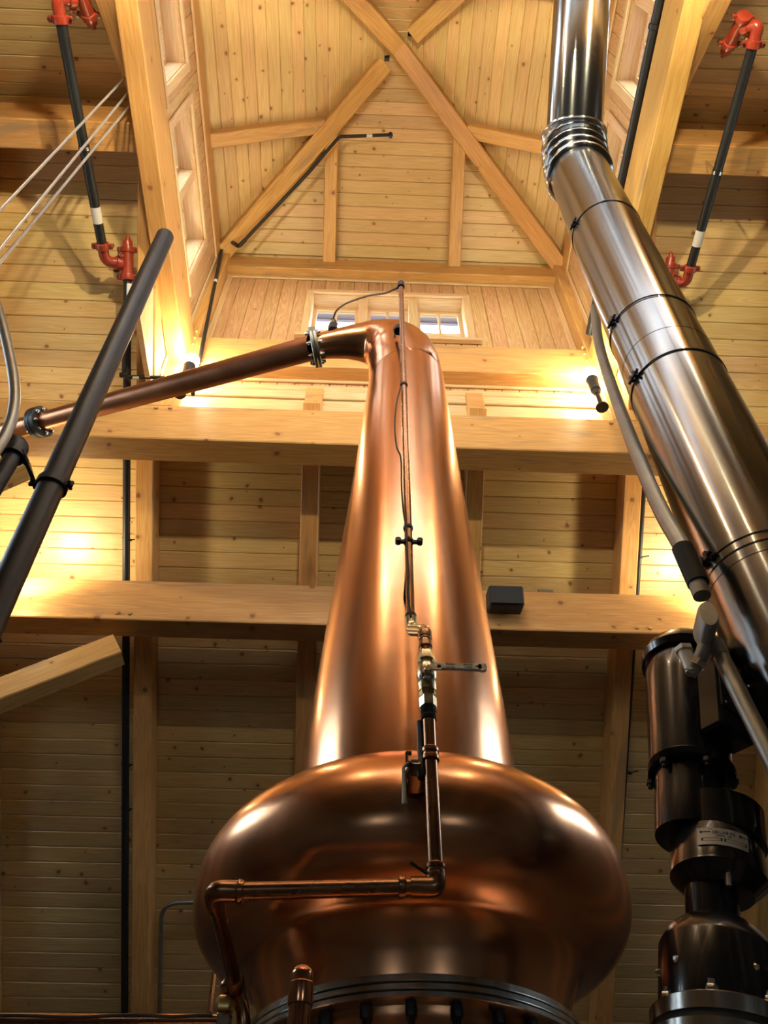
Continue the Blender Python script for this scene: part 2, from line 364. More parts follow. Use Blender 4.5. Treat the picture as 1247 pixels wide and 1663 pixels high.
def gable(name, x0, x1):
    # pentagon gable above the plate with two openings below it
    pcs = wall_open(name, x0, x1, YF, YB, 0, 6.95, GW, 1)
    m = MB(); zt = ZR+RD+.1
    prof = [(-1.0, 6.95), (4.6, 6.95), (YR, zt+.1)]
    vs = [(x0, y, z) for y, z in prof] + [(x1, y, z) for y, z in prof]
    m.add(vs, [(0, 1, 2), (5, 4, 3), (0, 3, 4, 1), (1, 4, 5, 2), (2, 5, 3, 0)])
    m.build('gable_panel', M['darkwall'], pcs, smooth=False)
gable('wall_left', XL-.2, XL); gable('wall_right', XR, XR+.2)
def simple_window(name, axis, plane, a0, a1, z0, z1, nx=2, nz=2, face=1):
    """timber frame, muntins and panes in a wall opening"""
    def P(a, z, d): return V((a, plane+d, z)) if axis == 0 else V((plane+d, a, z))
    c = P((a0+a1)/2, z0, 0); e = empty(name, c, kind='structure')
    t = .07
    for (b0, b1, h0, h1) in ((a0, a1, z0, z0+t), (a0, a1, z1-t, z1), (a0, a0+t, z0, z1), (a1-t, a1, z0, z1)):
        m = MB(); m.box(P((b0+b1)/2, (h0+h1)/2, 0), ((b1-b0), .1, (h1-h0)) if axis == 0 else (.1, (b1-b0), (h1-h0))); m.build('frame_rail', M['trim'], e, smooth=False)
    for i in range(1, nx):
        a = a0+(a1-a0)*i/nx; m = MB(); m.box(P(a, (z0+z1)/2, 0), (.04, .05, z1-z0) if axis == 0 else (.05, .04, z1-z0)); m.build('muntin', M['trim'], e, smooth=False)
    for i in range(1, nz):
        z = z0+(z1-z0)*i/nz; m = MB(); m.box(P((a0+a1)/2, z, 0), (a1-a0, .05, .04) if axis == 0 else (.05, a1-a0, .04)); m.build('muntin', M['trim'], e, smooth=False)
    m = MB(); m.box(P((a0+a1)/2, (z0+z1)/2, 0), (a1-a0-t, .006, z1-z0-t) if axis == 0 else (.006, a1-a0-t, z1-z0-t)); m.build('pane', M['glass'], e, smooth=False)
    return e
k = 1
def portal(c, sx, sy, d):
    l = bpy.data.lights.new('daylight_portal', 'AREA'); l.shape = 'RECTANGLE'; l.size = sx; l.size_y = sy; l.cycles.is_portal = True
    o = bpy.data.objects.new('daylight_portal', l); COL.objects.link(o); o.location = c; o.rotation_euler = V(d).to_track_quat('-Z', 'Z').to_euler()
for h in NEARW:
    simple_window('window_%d' % k, 0, YF-.1, *h); k += 1
    portal(((h[0]+h[1])/2, YF-.25, (h[2]+h[3])/2), h[1]-h[0], h[3]-h[2], (0, 1, 0))
for pl, d in ((XL-.1, 1), (XR+.1, -1)):
    for h in GW:
        simple_window('window_%d' % k, 1, pl, *h); k += 1
        portal((pl-.15*d, (h[0]+h[1])/2, (h[2]+h[3])/2), h[1]-h[0], h[3]-h[2], (d, 0, 0))

# ------------------------------------------------------------------ main roof: boards, rafters, purlins, ridge
RAF = [-4.41, -3.09, -1.785, -.466, .855, 2.13, 3.45, 4.77]
ceil_far = empty('ceiling_far', slope(CX, 4.5, RD), kind='structure')
ceil_near = empty('ceiling_near', slope(CX, 2, RD, False), kind='structure')
HOLE = (CX-1.95, CX+1.95)
def pieces(x0, x1):
    """split a course over rafters into one to three lengths"""
    js = [r for r in RAF if x0+1.2 < r < x1-1.2]
    n = 0 if x1-x0 < 3 else (1 if x1-x0 < 6 else random.choice((1, 2)))
    cut = sorted(random.sample(js, min(n, len(js)))); e = [x0]+cut+[x1]
    return list(zip(e[:-1], e[1:]))
SFAR = (YB-YR)/math.cos(TH)
s = -RD*math.tan(TH)+.002; sh = (3.62-YR)/math.cos(TH)
while s < SFAR:
    runs = [(XL, HOLE[0]), (HOLE[1], XR)] if s < sh else [(XL, XR)]
    for r0, r1 in runs:
        for a, b in pieces(r0, r1):
            board(slope((a+b)/2, s+BW/2, RD), (1, 0, 0), NF, b-a-.002, BW-.002, M['board'], ceil_far)
    s += BW
s = -RD*math.tan(TH)+.002
while s < 3.2:
    for r0, r1 in ((XL, HOLE[0]), (HOLE[1], XR)):
        for a, b in pieces(r0, r1): board(slope((a+b)/2, s+BW/2, RD, False), (1, 0, 0), NN, b-a-.002, BW-.002, M['board'], ceil_near)
    s += BW
def deck(parent, far):
    d, n = (SL, NF) if far else (SN, NN); m = MB(); hs = sh if far else (YR+.1)/math.cos(TH)
    hs = sh if far else (YR-(CY-1.9))/math.cos(TH)
    for x0, x1, s0, s1 in ((XL-.5, HOLE[0], -.02, hs), (HOLE[1], XR+.5, -.02, hs), (XL-.5, XR+.5, hs, SFAR+.4)):
        m.box(slope((x0+x1)/2, (s0+s1)/2, RD+.07, far), (x1-x0, s1-s0, .1), (V((1, 0, 0)), d, d.cross(V((1,0,0))) if 0 else V((1,0,0)).cross(d)))
    m.build('deck', M['deck'], parent, smooth=False)
deck(ceil_far, True); deck(ceil_near, False)
for x0, x1 in ((XL-.5, HOLE[0]), (HOLE[1], XR+.5)):
    m = MB(); m.box(((x0+x1)/2, YR, ZR+RD/math.cos(TH)+.05), (x1-x0, .34, .10)); m.build('ridge_cap', M['deck'], ceil_far, smooth=False)
sp2 = (3.52-YR)/math.cos(TH)
ords = {-5.72: 'first', -4.41: 'second', -3.09: 'third', -1.785: 'fourth'}
RL = {-3.09: 'dark timber rafter at the extreme left edge below the lit purlin',
      -1.785: 'tall timber rafter beside the black riser pipe left of the copper still',
      -.466: 'timber rafter just left of the still neck, passing behind both purlins',
      .855: 'timber rafter just right of the still neck above the black speaker',
      2.13: 'timber rafter between the black motor and the still, thin black pipe on its right',
      3.45: 'dark timber rafter at the lower right edge behind the black motor',
      -4.41: 'timber rafter out to the left, second beyond the cupola', -5.72: 'timber rafter out to the left, nearest the left gable',
      4.77: 'timber rafter out to the right, second beyond the cupola', 6.05: 'timber rafter out to the right, nearest the right gable'}
for x in RAF:
    inner = x in (-.466, .855)
    s0 = sp2 if inner else .12
    timber('rafter', slope(x, s0, RD/2-.002), slope(x, SFAR, RD/2-.002), .145, RD-.01, -NF, label=RL[x], cat='rafter', group='rafters of the far roof slope')
NL = {-1.785: 'near slope rafter lit yellow beside the left cupola header at the top left', 2.13: 'near slope rafter lit yellow beside the right cupola header at the top right'}
for x in (-4.41, -3.09, -1.785, 2.13, 3.45, 4.77):
    timber('rafter', slope(x, .12, RD/2-.002, False), slope(x, SFAR, RD/2-.002, False), .145, RD-.01, -NN,
           label=NL.get(x, 'near slope rafter %s, out beyond the cupola' % ('far to the left' if x < -4 else 'to the left' if x < 0 else 'to the right' if x < 4 else 'far to the right')), cat='rafter', group='rafters of the near roof slope')
# ridge beam in two lengths, each side of the cupola
bx(XL, CX-1.90, 1.69, 1.90, 8.0, 8.43, 'ridge_beam', M['beam'], label='blue-stained ridge beam meeting the cupola header at upper left, behind the cables', cat='beam', group='ridge beams')
bx(CX+1.90, XR, 1.69, 1.90, 8.0, 8.43, 'ridge_beam', M['beam'], label='ridge beam with a round knot meeting the cupola header at upper right', cat='beam', group='ridge beams')
bx(XL, XR, 3.50, 3.71, 6.64, 7.09, 'purlin', M['beam'], label='upper purlin across the roof just below the cupola, behind the still neck', cat='beam')
bx(XL, XR, 4.62, 4.82, 5.875, 6.29, 'purlin', M['beam'], label='lower purlin across the middle of the roof, black speaker on its face', cat='beam')
bx(XL, XR, -.27, -.06, 6.64, 7.09, 'purlin', M['beam'], label='near side purlin carrying the front of the cupola above the camera', cat='beam')
bx(XL, XR, -1.22, -1.02, 5.875, 6.29, 'purlin', M['beam'], label='lower purlin of the near roof slope, behind the camera view', cat='beam')
# knee braces under the purlins with pegs
def brace(xa, za, xb, zb, y0, y1, dp, label):
    return timber('knee_brace', (xb, (y0+y1)/2, zb), (xa, (y0+y1)/2, za), y1-y0, dp, (0, 0, 1), label=label, cat='brace', group='knee braces under the purlins')
brace(-1.80, 5.66, -3.3, 4.72, 4.64, 4.79, .2, 'left knee brace, brightly lit, under the lower purlin')
brace(2*CX+1.80, 5.66, 2*CX+3.3, 4.72, 4.64, 4.79, .2, 'right knee brace under the lower purlin beside the black motor')
brace(-2.46, 6.40, -3.35, 5.5, 3.52, 3.67, .2, 'left knee brace under the upper purlin, below the lyne arm flange')
for x0, y0, y1, zt in ((-3.4, 4.64, 4.80, 5.875), (2*CX+3.4, 4.64, 4.80, 5.875), (-3.4, 3.52, 3.69, 6.64), (2*CX+3.4, 3.52, 3.69, 6.64)):
    bx(x0-.1, x0+.1, y0, y1, 0, zt, 'post', M['beam'], label='timber post %s carrying the %s purlin, outside the frame' % ('on the left' if x0 < 0 else 'on the right', 'lower' if zt < 6 else 'upper'), cat='post')
def pegs(pts, axis, label, r=.017, h=.016):
    nn = ('left', 'right') if len(pts) == 2 else ('upper', 'middle', 'lower')
    for i_, p in enumerate(pts):
        m = MB(); m.lathe(p, axis, [(r, -.01), (r, h*.8), (r*.8, h)], n=10); o = m.build('peg', M['beam'])
        tag(o, nn[i_]+' of the pegs: '+label, 'peg', 'wooden pegs of the timber frame')
pegs([at(190, 996, 4.62), at(211, 997, 4.62)], (0, -1, 0), 'wooden peg on the lower purlin above the left brace')
pegs([at(1034, 1020, 4.62), at(1055, 1021, 4.62)], (0, -1, 0), 'wooden peg on the lower purlin above the right brace')
pegs([at(254, 663, 3.5), at(277, 663.5, 3.5)], (0, -1, 0), 'wooden peg on the upper purlin under the left cupola post')
pegs([at(992, 688, 3.5), at(1014, 689, 3.5)], (0, -1, 0), 'wooden peg on the upper purlin under the right cupola post')

# ------------------------------------------------------------------ cupola frame
PI_, PO = 1.72, 1.92
for sx, sy, lab in ((-1, 1, 'left cupola corner post by the window wall, black sprinkler pipe down its front'), (1, 1, 'right cupola corner post beside the steel flue'),
                    (-1, -1, 'near left cupola corner post above the frame'), (1, -1, 'near right cupola corner post above the frame')):
    x0, x1 = sorted((CX+sx*PI_, CX+sx*PO)); y0, y1 = (3.5, 3.7) if sy > 0 else (-.26, -.06)
    bx(x0, x1, y0, y1, 7.09, 10.16, 'cupola_post', M['beam'], label=lab, cat='post', group='cupola corner posts')
pegs([at(319.5, 539, 3.5), at(316.5, 549.5, 3.5), at(313.5, 560, 3.5)], (0, -1, 0), 'small pale peg in the left cupola post above the lamp', .011)
pegs([at(946, 565, 3.5), at(949, 576, 3.5), at(952, 587, 3.5)], (0, -1, 0), 'small peg in the right cupola post above the lamp', .011)
bx(CX-PI_, CX+PI_, 3.5, 3.66, 7.775, 8.22, 'cupola_girt', M['beam'], label='horizontal girt under the cupola window, behind the gooseneck', cat='beam')
bx(CX-PI_, CX+PI_, -.22, -.06, 7.775, 8.22, 'cupola_girt', M['beam'], label='near girt of the cupola above the camera frame', cat='beam')
for sx, lab in ((-1, 'left cupola header beam, its underside glowing yellow from the lamp'), (1, 'right cupola header beam lit yellow beyond the steel flue')):
    x0, x1 = sorted((CX+sx*1.75, CX+sx*1.90)); bx(x0, x1, -.06, 3.5, 7.775, 8.22, 'cupola_header', M['beam'], label=lab, cat='beam', group='side headers of the cupola')
bx(CX-PI_, CX+PI_, 3.555, 3.70, 9.90, 10.16, 'cupola_plate', M['beam'], label='knotty top plate over the cupola window', cat='beam', group='top plates of the cupola')
bx(CX-PI_, CX+PI_, -.26, -.115, 9.90, 10.16, 'cupola_plate', M['beam'], label='near top plate of the cupola above the frame', cat='beam', group='top plates of the cupola')
for sx, lab in ((-1, 'left top plate of the cupola with a reddish knot'), (1, 'right top plate of the cupola behind the steel flue')):
    x0, x1 = sorted((CX+sx*1.81, CX+sx*1.94)); bx(x0, x1, -.06, 3.5, 9.90, 10.16, 'cupola_plate', M['beam'], label=lab, cat='beam', group='top plates of the cupola')
# hip rafters and jack rafters
AP = V((CX, CY, 11.2)); HB = 1.86; HZ = 11.2-HB/1.75*1.1
HD = .20; CPZ = .6286
def hipline(sx, sy, h): return V((CX+sx*h, CY+sy*h, 11.2-h*CPZ))
for sx, sy, h1, lab in ((-1, 1, .13, 'far left hip rafter of the cupola roof, black pipe along it'), (1, 1, -.0, 'far right hip rafter of the cupola roof crossing over at the peak'),
                        (-1, -1, 0, 'near left hip rafter of the cupola roof, running up to the frame top'), (1, -1, .13, 'near right hip rafter of the cupola roof, cut against the crossing')):
    a, b = hipline(sx, sy, HB), hipline(sx, sy, h1); up = V((0, 0, 1)); d = (b-a).normalized(); nrm = (up-d*d.z).normalized()
    timber('hip_rafter', a+nrm*HD/2, b+nrm*HD/2, .17, HD, (0, 0, 1), label=lab, cat='rafter', group='hip rafters of the cupola')
m = MB(); m.lathe((CX, CY, 11.22), (0, 0, 1), [(.07, 0), (.07, .2)], n=8); tag(m.build('peak_boss', M['beam']), 'dark wooden boss where the hip rafters meet at the peak', 'block')
def jack(dx, dy, o, lab):
    # (dx,dy) outward direction, o offset sideways
    t = V((-dy, dx, 0)); h0, h1 = 1.84, abs(o)+.07
    a = V((CX, CY, 11.2)) + V((dx, dy, 0))*h0 + t*o; a.z = 11.2-h0*CPZ+.05; b = V((CX, CY, 11.2)) + V((dx, dy, 0))*h1 + t*o; b.z = 11.2-h1*CPZ+.05
    d = (b-a).normalized(); nrm = (V((0,0,1))-d*d.z).normalized()
    timber('jack_rafter', a+nrm*.07, b+nrm*.07, .135, .14, (0, 0, 1), label=lab, cat='rafter', group='jack rafters of the cupola')
for dx, dy, nm in ((0, 1, 'far'), (-1, 0, 'left'), (1, 0, 'right'), (0, -1, 'near')):
    for o in (-.67, .67):
        if nm == 'far': side = 'left' if o > 0 else 'right'
        elif nm == 'left': side = 'near' if o > 0 else 'far'
        elif nm == 'right': side = 'far' if o > 0 else 'near'
        else: side = 'right' if o > 0 else 'left'
        jack(dx, dy, o, '%s jack rafter on the %s slope of the cupola roof' % (side, nm))
# cupola ceiling boards
ccup = empty('ceiling_cupola', (CX, CY, 11.42), kind='structure')
BZ = 11.42; ang = math.atan(CPZ)
for dx, dy in ((0, 1), (-1, 0), (1, 0), (0, -1)):
    o = V((dx, dy, 0)); t = V((-dy, dx, 0)); n = V((-dx*math.sin(ang), -dy*math.sin(ang), -math.cos(ang)))
    dn = V((dx*math.cos(ang), dy*math.cos(ang), -math.sin(ang)))
    s = .03
    while s < 2.32:
        sm = s+BW/2; h = sm*math.cos(ang)
        board(V((CX, CY, BZ))+dn*sm, t, n, 2*h+.02, BW-.002, M['board'], ccup); s += BW
m = MB(); E_ = 2.40; ze = BZ+.06-E_*CPZ; q = [(CX-E_, CY-E_, ze), (CX+E_, CY-E_, ze), (CX+E_, CY+E_, ze), (CX-E_, CY+E_, ze), (CX, CY, BZ+.06)]
q2 = [(a, b, c+.1) for a, b, c in q]
m.add(q+q2, [(0, 1, 4), (1, 2, 4), (2, 3, 4), (3, 0, 4), (6, 5, 9), (7, 6, 9), (8, 7, 9), (5, 8, 9), (0, 5, 6, 1), (1, 6, 7, 2), (2, 7, 8, 3), (3, 8, 5, 0)])
m.build('deck', M['deck'], ccup, smooth=False)
zs = ze-.05
sf = box_struct('soffit', [(CX-E_, CX+E_, 3.88, CY+E_, zs, zs+.04), (CX-E_, CX+E_, CY-E_, -.44, zs, zs+.04), (CX-E_, CX-2.06, -.44, 3.88, zs, zs+.04), (CX+2.06, CX+E_, -.44, 3.88, zs, zs+.04)], M['soffit'], kind=None, parent=ccup)
for a in range(3):
    m = MB(); y = 3.93+a*.075; m.box((CX, y, zs-.008), (2*E_-.2, .075, .016)); m.build('soffit_board', M['soffit'], ccup, smooth=False)
m = MB(); m.box((CX, CY+E_+.01, zs+.06), (2*E_, .03, .2)); m.build('fascia', M['soffit'], ccup, smooth=False)

# ------------------------------------------------------------------ cupola walls: sheathing, siding boards, trim, windows
def cupola_wall(name, o, t, n, half, win, zb, zt, wn, labels=True):
    """o: point on the wall face at z=0 (centre), t: along, n: into the room, win=(a0,a1,z0,z1)"""
    o, t, n = V(o), V(t), V(n); e = empty(name, o+V((0, 0, zb)), kind='structure')
    def P(a, z, d=0): return o + t*a + V((0, 0, z)) + n*d
    def bxx(a0, a1, z0, z1, d0, d1, nm, mat, par, ax=None):
        L_, H_ = a1-a0, z1-z0
        if (ax or (0 if L_ >= H_ else 2)) == 0: return timber(nm, P(a0, (z0+z1)/2, (d0+d1)/2), P(a1, (z0+z1)/2, (d0+d1)/2), d1-d0, H_, (0, 0, 1), mat, par)
        return timber(nm, P((a0+a1)/2, z0, (d0+d1)/2), P((a0+a1)/2, z1, (d0+d1)/2), L_, d1-d0, n, mat, par)
    wins = win if isinstance(win, list) else [win]
    m = MB(); ed = -half
    for a0, a1, z0, z1 in wins:
        for b0, b1, h0, h1 in ((ed, a0-.02, zb, zt), (a0-.02, a1+.02, zb, z0-.02), (a0-.02, a1+.02, z1+.02, zt)):
            m.box(P((b0+b1)/2, (h0+h1)/2, -.036), (abs(b1-b0), .03, h1-h0), (t, n, V((0, 0, 1))))
        ed = a1+.02
    m.box(P((ed+half)/2, (zb+zt)/2, -.036), (half-ed, .03, zt-zb), (t, n, V((0, 0, 1))))
    m.build('sheathing', M['deck'], e, smooth=False)
    a = -half
    while a < half-.02:
        b = min(a+.148, half); hit = [w_ for w_ in wins if b > w_[0]+.05 and a < w_[1]]
        for h0, h1 in (((zb, hit[0][2]), (hit[0][3], zt)) if hit else ((zb, zt),)):
            if h1-h0 > .05: board(P((a+b)/2, (h0+h1)/2), (0, 0, 1), n, h1-h0, round(b-a-.002, 3), M['clearboard'], e)
        a = b
    # border trim
    for b0, b1, h0, h1 in ((-half, half, zt-.055, zt), (-half, -half+.06, zb, zt-.055), (half-.06, half, zb, zt-.055)):
        bxx(b0, b1, h0, h1, .001, .022, 'trim_board', M['trim'], e)
    # window units
    for wi, (a0, a1, z0, z1) in enumerate(wins):
      wdw = empty(wn if wi == 0 else 'window_%d' % (int(wn.split('_')[1])+3), P((a0+a1)/2, z0), kind='structure'); tr = .075
      for b0, b1, h0, h1 in ((a0-tr, a1+tr, z1, z1+tr), (a0-tr, a0, z0, z1), (a1, a1+tr, z0, z1)): bxx(b0, b1, h0, h1, .002, .03, 'casing', M['trim'], wdw)
      bxx(a0-tr-.04, a1+tr+.04, z0-.045, z0, .002, .06, 'sill', M['trim'], wdw)
      dg = -.20
      for b0, b1, h0, h1 in ((a0-.02, a1+.02, z1, z1+.02), (a0-.02, a1+.02, z0-.02, z0), ): bxx(b0, b1, h0, h1, dg, .002, 'jamb', M['trim'], wdw)
      for b0, b1 in ((a0-.02, a0), (a1, a1+.02)): bxx(b0, b1, z0, z1, dg, .002, 'jamb', M['trim'], wdw)
      ns = 3 if len(wins) == 1 else 2; sw = (a1-a0)/ns
      for i in range(1, ns): bxx(a0+sw*i-.045, a0+sw*i+.045, z0, z1, dg, -.02, 'mullion', M['trim'], wdw)
      for i in range(ns):
          s0, s1 = a0+sw*i+(.045 if i else 0), a0+sw*(i+1)-(.045 if i < ns-1 else 0); f = .035
          m = MB()
          for b0, b1, h0, h1 in ((s0, s1, z1-f, z1), (s0, s1, z0, z0+f), (s0, s0+f, z0+f, z1-f), (s1-f, s1, z0+f, z1-f)):
              m.box(P((b0+b1)/2, (h0+h1)/2, dg+.03), (abs(b1-b0), .045, h1-h0), (t, n, V((0, 0, 1))))
          sash = m.build('sash', M['trim'], wdw, smooth=False)
          m = MB(); mid = (s0+s1)/2; zm = z0+(z1-z0)*.5
          m.box(P(mid, (z0+z1)/2, dg+.03), (.022, .03, z1-z0-2*f), (t, n, V((0, 0, 1)))); m.build('muntin', M['trim'], sash, smooth=False)
          m = MB(); m.box(P(mid, zm, dg+.03), (s1-s0-2*f, .028, .022), (t, n, V((0, 0, 1)))); m.build('muntin', M['trim'], sash, smooth=False)
          for c0, c1 in ((s0+f, mid-.011), (mid+.011, s1-f)):
              for h0, h1 in ((z0+f, zm-.011), (zm+.011, z1-f)):
                  m = MB(); m.box(P((c0+c1)/2, (h0+h1)/2, dg+.03), (abs(c1-c0), .005, h1-h0), (t, n, V((0, 0, 1)))); m.build('pane', M['glass'], sash, smooth=False)
          m = MB(); m.box(P(mid, z0+f*1.2, dg+.065), (.05, .03, .02), (t, n, V((0, 0, 1))), .004); m.build('latch', M['chrome'], sash)
    return e, P, bxx
wb, PB, BB = cupola_wall('wall_cupola_back', (CX, 3.665, 0), (1, 0, 0), (0, -1, 0), PI_, (-.79, .72, 8.60, 9.52), 7.62, 9.90, 'window_7')
cupola_wall('wall_cupola_left', (CX-1.83, CY, 0), (0, 1, 0), (1, 0, 0), 1.78, [(-1.36, -.16, 8.40, 9.38), (.16, 1.36, 8.40, 9.38)], 8.2, 9.90, 'window_8')
cupola_wall('wall_cupola_right', (CX+1.83, CY, 0), (0, -1, 0), (-1, 0, 0), 1.78, [(-1.36, -.16, 8.40, 9.38), (.16, 1.36, 8.40, 9.38)], 8.2, 9.90, 'window_9')
cupola_wall('wall_cupola_front', (CX, -.225, 0), (-1, 0, 0), (0, 1, 0), PI_, (-.79, .72, 8.60, 9.52), 7.80, 9.90, 'window_16')
for c_, sx_, sy_, d_ in (((CX, 3.9, 9.06), 1.5, .9, (0, -1, 0)), ((CX, -.46, 9.06), 1.5, .9, (0, 1, 0)), ((CX-2.07, CY-.76, 8.9), 1.2, .95, (1, 0, 0)), ((CX-2.07, CY+.76, 8.9), 1.2, .95, (1, 0, 0)), ((CX+2.07, CY-.76, 8.9), 1.2, .95, (-1, 0, 0)), ((CX+2.07, CY+.76, 8.9), 1.2, .95, (-1, 0, 0))): portal(c_, sx_, sy_, d_)
for nm_, sx in (('trim_2', -1), ('trim_3', 1)):
    x0, x1 = sorted((CX+sx*1.905, CX+sx*1.945)); box_struct(nm_, [(x0, x1, 2.7, 3.78, 7.25, 8.0)], M['trim'])
# lower band of the back wall: ledger trim and two blocking planks over the purlin
BB(-PI_, PI_, 7.755, 7.80, .003, .03, 'trim_board', M['trim'], wb)
BB(-PI_+.02, PI_+.05, 7.575, 7.65, .0, .05, 'trim_board', M['trim'], wb)
bl = empty('trim_1', (CX, 3.68, 7.2), kind='structure')
bx(CX-PI_+.0, CX+PI_+.08, 3.625, 3.665, 7.47, 7.60, 'plank', M['trim'], bl)
bx(CX-PI_+.0, CX+PI_+.08, 3.64, 3.68, 7.09, 7.46, 'plank', M['trim'], bl)
for x in (-.466, .855):
    m = MB(); m.box((x, 3.60, 7.34), (.145, .04, .44), bev=.006); tag(m.build('rafter_end', M['beam']), 'cut rafter end standing on the upper purlin, %s of the still neck' % ('left' if x < 0 else 'right'), 'block', 'cut rafter ends on the purlin')
m = MB(); m.box((CX, 3.78, 7.4), (2*PI_+.3, .1, .6)); o = m.build('sheathing', M['deck'], wb, smooth=False)

# ------------------------------------------------------------------ lamps
def lamp(p, mat, label, base=.50, watts=0, aim=(0, 0, 1), arm=None, cone=158, blend=.45):
    p = V(p); e = empty('spot_lamp', p-V((0, 0, base)), label, 'lamp', 'clear bulb lamps on the timber frame')
    m = MB(); m.lathe(p-V((0, 0, base)), (0, 0, 1), [(.05, 0), (.05, .015), (.018, .02), (.018, base-.30)], n=16)
    if arm: m.tube([p-V((0, 0, base-.02)), p+V(arm)-V((0, 0, base-.02))], .016, n=10)
    m.build('bracket', M['black'], e)
    m = MB(); m.lathe(p-V((0, 0, .30)), (0, 0, 1), [(.022, 0), (.03, .02), (.03, .05), (.042, .06), (.042, .20), (.05, .215), (.05, .23)], n=18); m.build('socket', M['plastic'], e)
    m = MB(); m.lathe(p-V((0, 0, .07)), (0, 0, 1), [(.022, 0), (.026, .02), (.05, .06), (.064, .085), (.060, .10), (.040, .112), (.0, .116)], n=18, caps=False); m.build('bulb', mat, e)
    if watts:
        l = bpy.data.lights.new('reflector_beam', 'SPOT'); l.energy = watts; l.color = LAMP_C; l.spot_size = R(cone); l.spot_blend = blend; l.shadow_soft_size = .05
        o = bpy.data.objects.new('reflector_beam', l); q = p+V((0, 0, .08)); put(o, Matrix.Translation(q) @ V(aim).to_track_quat('-Z', 'Y').to_matrix().to_4x4(), e)
    return e
lamp((-1.475, 3.40, 7.60), M['bulb'], 'lit lamp on the upper purlin by the left cupola post, above the lyne arm', watts=SPOT_FAR, aim=(.15, -.2, 1))
lamp((1.80, 3.40, 7.60), M['bulb'], 'lit lamp on the upper purlin by the right cupola post, black socket below it', watts=SPOT_FAR, aim=(-.15, -.2, 1))
lamp((-1.42, .14, 6.95), M['bulb'], 'lit lamp by the near left cupola post above the frame', watts=SPOT_NEAR, aim=(.1, .25, 1), base=.30, arm=(0, -.2, 0))
lamp((1.76, .14, 6.95), M['bulb'], 'lit lamp by the near right cupola post above the frame', watts=SPOT_NEAR, aim=(-.1, .25, 1), base=.30, arm=(0, -.2, 0))
lamp((-2.64, 4.33, 6.02), M['bulb2'], 'lit lamp in front of the lower purlin at left, hidden behind the dark vent pipe', base=.4, watts=SPOT_LOW, aim=(0, .45, 1), arm=(0, .31, 0))
lamp((2.80, 4.33, 6.02), M['bulb2'], 'lit lamp in front of the lower purlin at right, hidden behind the steel flue', base=.4, watts=SPOT_LOW, aim=(0, .45, 1), arm=(0, .31, 0))

lamp((.05, -.80, 5.98), M['bulb3'], 'lit lamp on the near lower purlin facing the still, behind the camera view', base=.4, watts=SPOT_MAIN, cone=136, blend=.6, aim=(0, 1, 1.55), arm=(0, -.22, 0))

# ------------------------------------------------------------------ the pot still
still = empty('pot_still', Q((.183, 2.75, 0)), 'large copper pot still with onion bulb, tall tapering neck and gooseneck', 'still')
def sup(t, Rr, zc, a, p): return (Rr*math.cos(t)**(2/p), zc+a*math.sin(t)**(2/p))
prof = [(.452, 2.485), (.470, 2.56)]
prof += [(r, 2.876-(z-2.876)) for r, z in [sup(t, .708, 2.876, .276, 2.622) for t in [math.pi/2*k/20 for k in range(13, -1, -1)]] if r > .475]
prof += [sup(math.pi/2*k/26, .708, 2.876, .355, 2.197) for k in range(1, 20)]
prof = [(r, z) for r, z in prof if not (z > 2.95 and r < .412)] + [(.404, 3.180), (.399, 3.205)]
zq = lambda z: 1.6+(z-1.6)*S
bc = Q((.183, 2.75, 0))
m = MB(); m.lathe((bc.x, bc.y, 0), (0, 0, 1), [(r*S, zq(z)) for r, z in prof], n=96, caps=False); m.build('bulb', M['copper'], still, ang=60)
n0, n1 = V((.180, 2.75, 3.19)), V((.226, 2.75, 6.30))
NR = [(0, .402), (.08, .399), (.15, .388), (.28, .364), (.40, .342), (.50, .322), (.62, .300), (.77, .276), (.9, .255), (1, .240)]
m = MB(); ln = (n1-n0).length*S
m.lathe(Q(n0), n1-n0, [(r*S, t*ln) for t, r in NR], n=72, caps=False, ref=V((1, 0, 0))); m.build('neck', M['copper'], still, ang=60)
m = MB(); m.lathe(Q(n0)+V((0, 0, .004)), n1-n0, [(.400*S, -.006), (.409*S, 0), (.400*S, .010)], n=72, caps=False); m.build('weld_seam', M['copper'], still)
gp = [(658, 624, 2.75), (657, 600, 2.75), (650, 580, 2.75), (634, 566, 2.75), (610, 558, 2.755), (585, 556, 2.76), (560, 557, 2.77), (535, 560, 2.785), (512, 564, 2.80)]
gr = [.241, .238, .230, .206, .166, .134, .112, .098, .088]
gpts = spline([qa(*p) for p in gp], 5); 
grad = []
for i in range(len(gr)-1):
    for k in range(5): grad.append((gr[i]+(gr[i+1]-gr[i])*k/5)*S)
grad.append(gr[-1]*S)
gpts[0] = Q(n1); 
m = MB(); m.tube(gpts, grad, n=64, caps=False); goose = m.build('gooseneck', M['copper'], still, ang=60)
m = MB(); m.tube(gpts[:2], [grad[0]*1.008]*2, n=64, caps=False); m.build('weld_seam', M['copper'], goose)
fd = (gpts[-1]-gpts[-3]).normalized()
def flange_pair(c, d, r, th, parent, hole=.0, n=8, mat=None, nm='flange'):
    d = V(d).normalized(); 
    m = MB(); m.lathe(c+d*.001, d, [(r*.97, 0), (r, .003), (r, th-.003), (r*.97, th)], n=40); f1 = m.build(nm, mat or M['galv'], parent)
    m = MB(); m.lathe(c-d*(th+.001), d, [(r*.97, 0), (r, .003), (r, th-.003), (r*.97, th)], n=40); f2 = m.build(nm, mat or M['galv'], parent)
    bolt_ring(f1, c+d*th, d, r*.78, n, r*.12, r*.22, M['chrome'])
    bolt_ring(f2, c-d*th, -d, r*.78, n, r*.12, r*.22, M['chrome'])
ga = gpts[-1]
flange_pair(ga, fd, .135*S*1.06, .020, goose)
arm = None
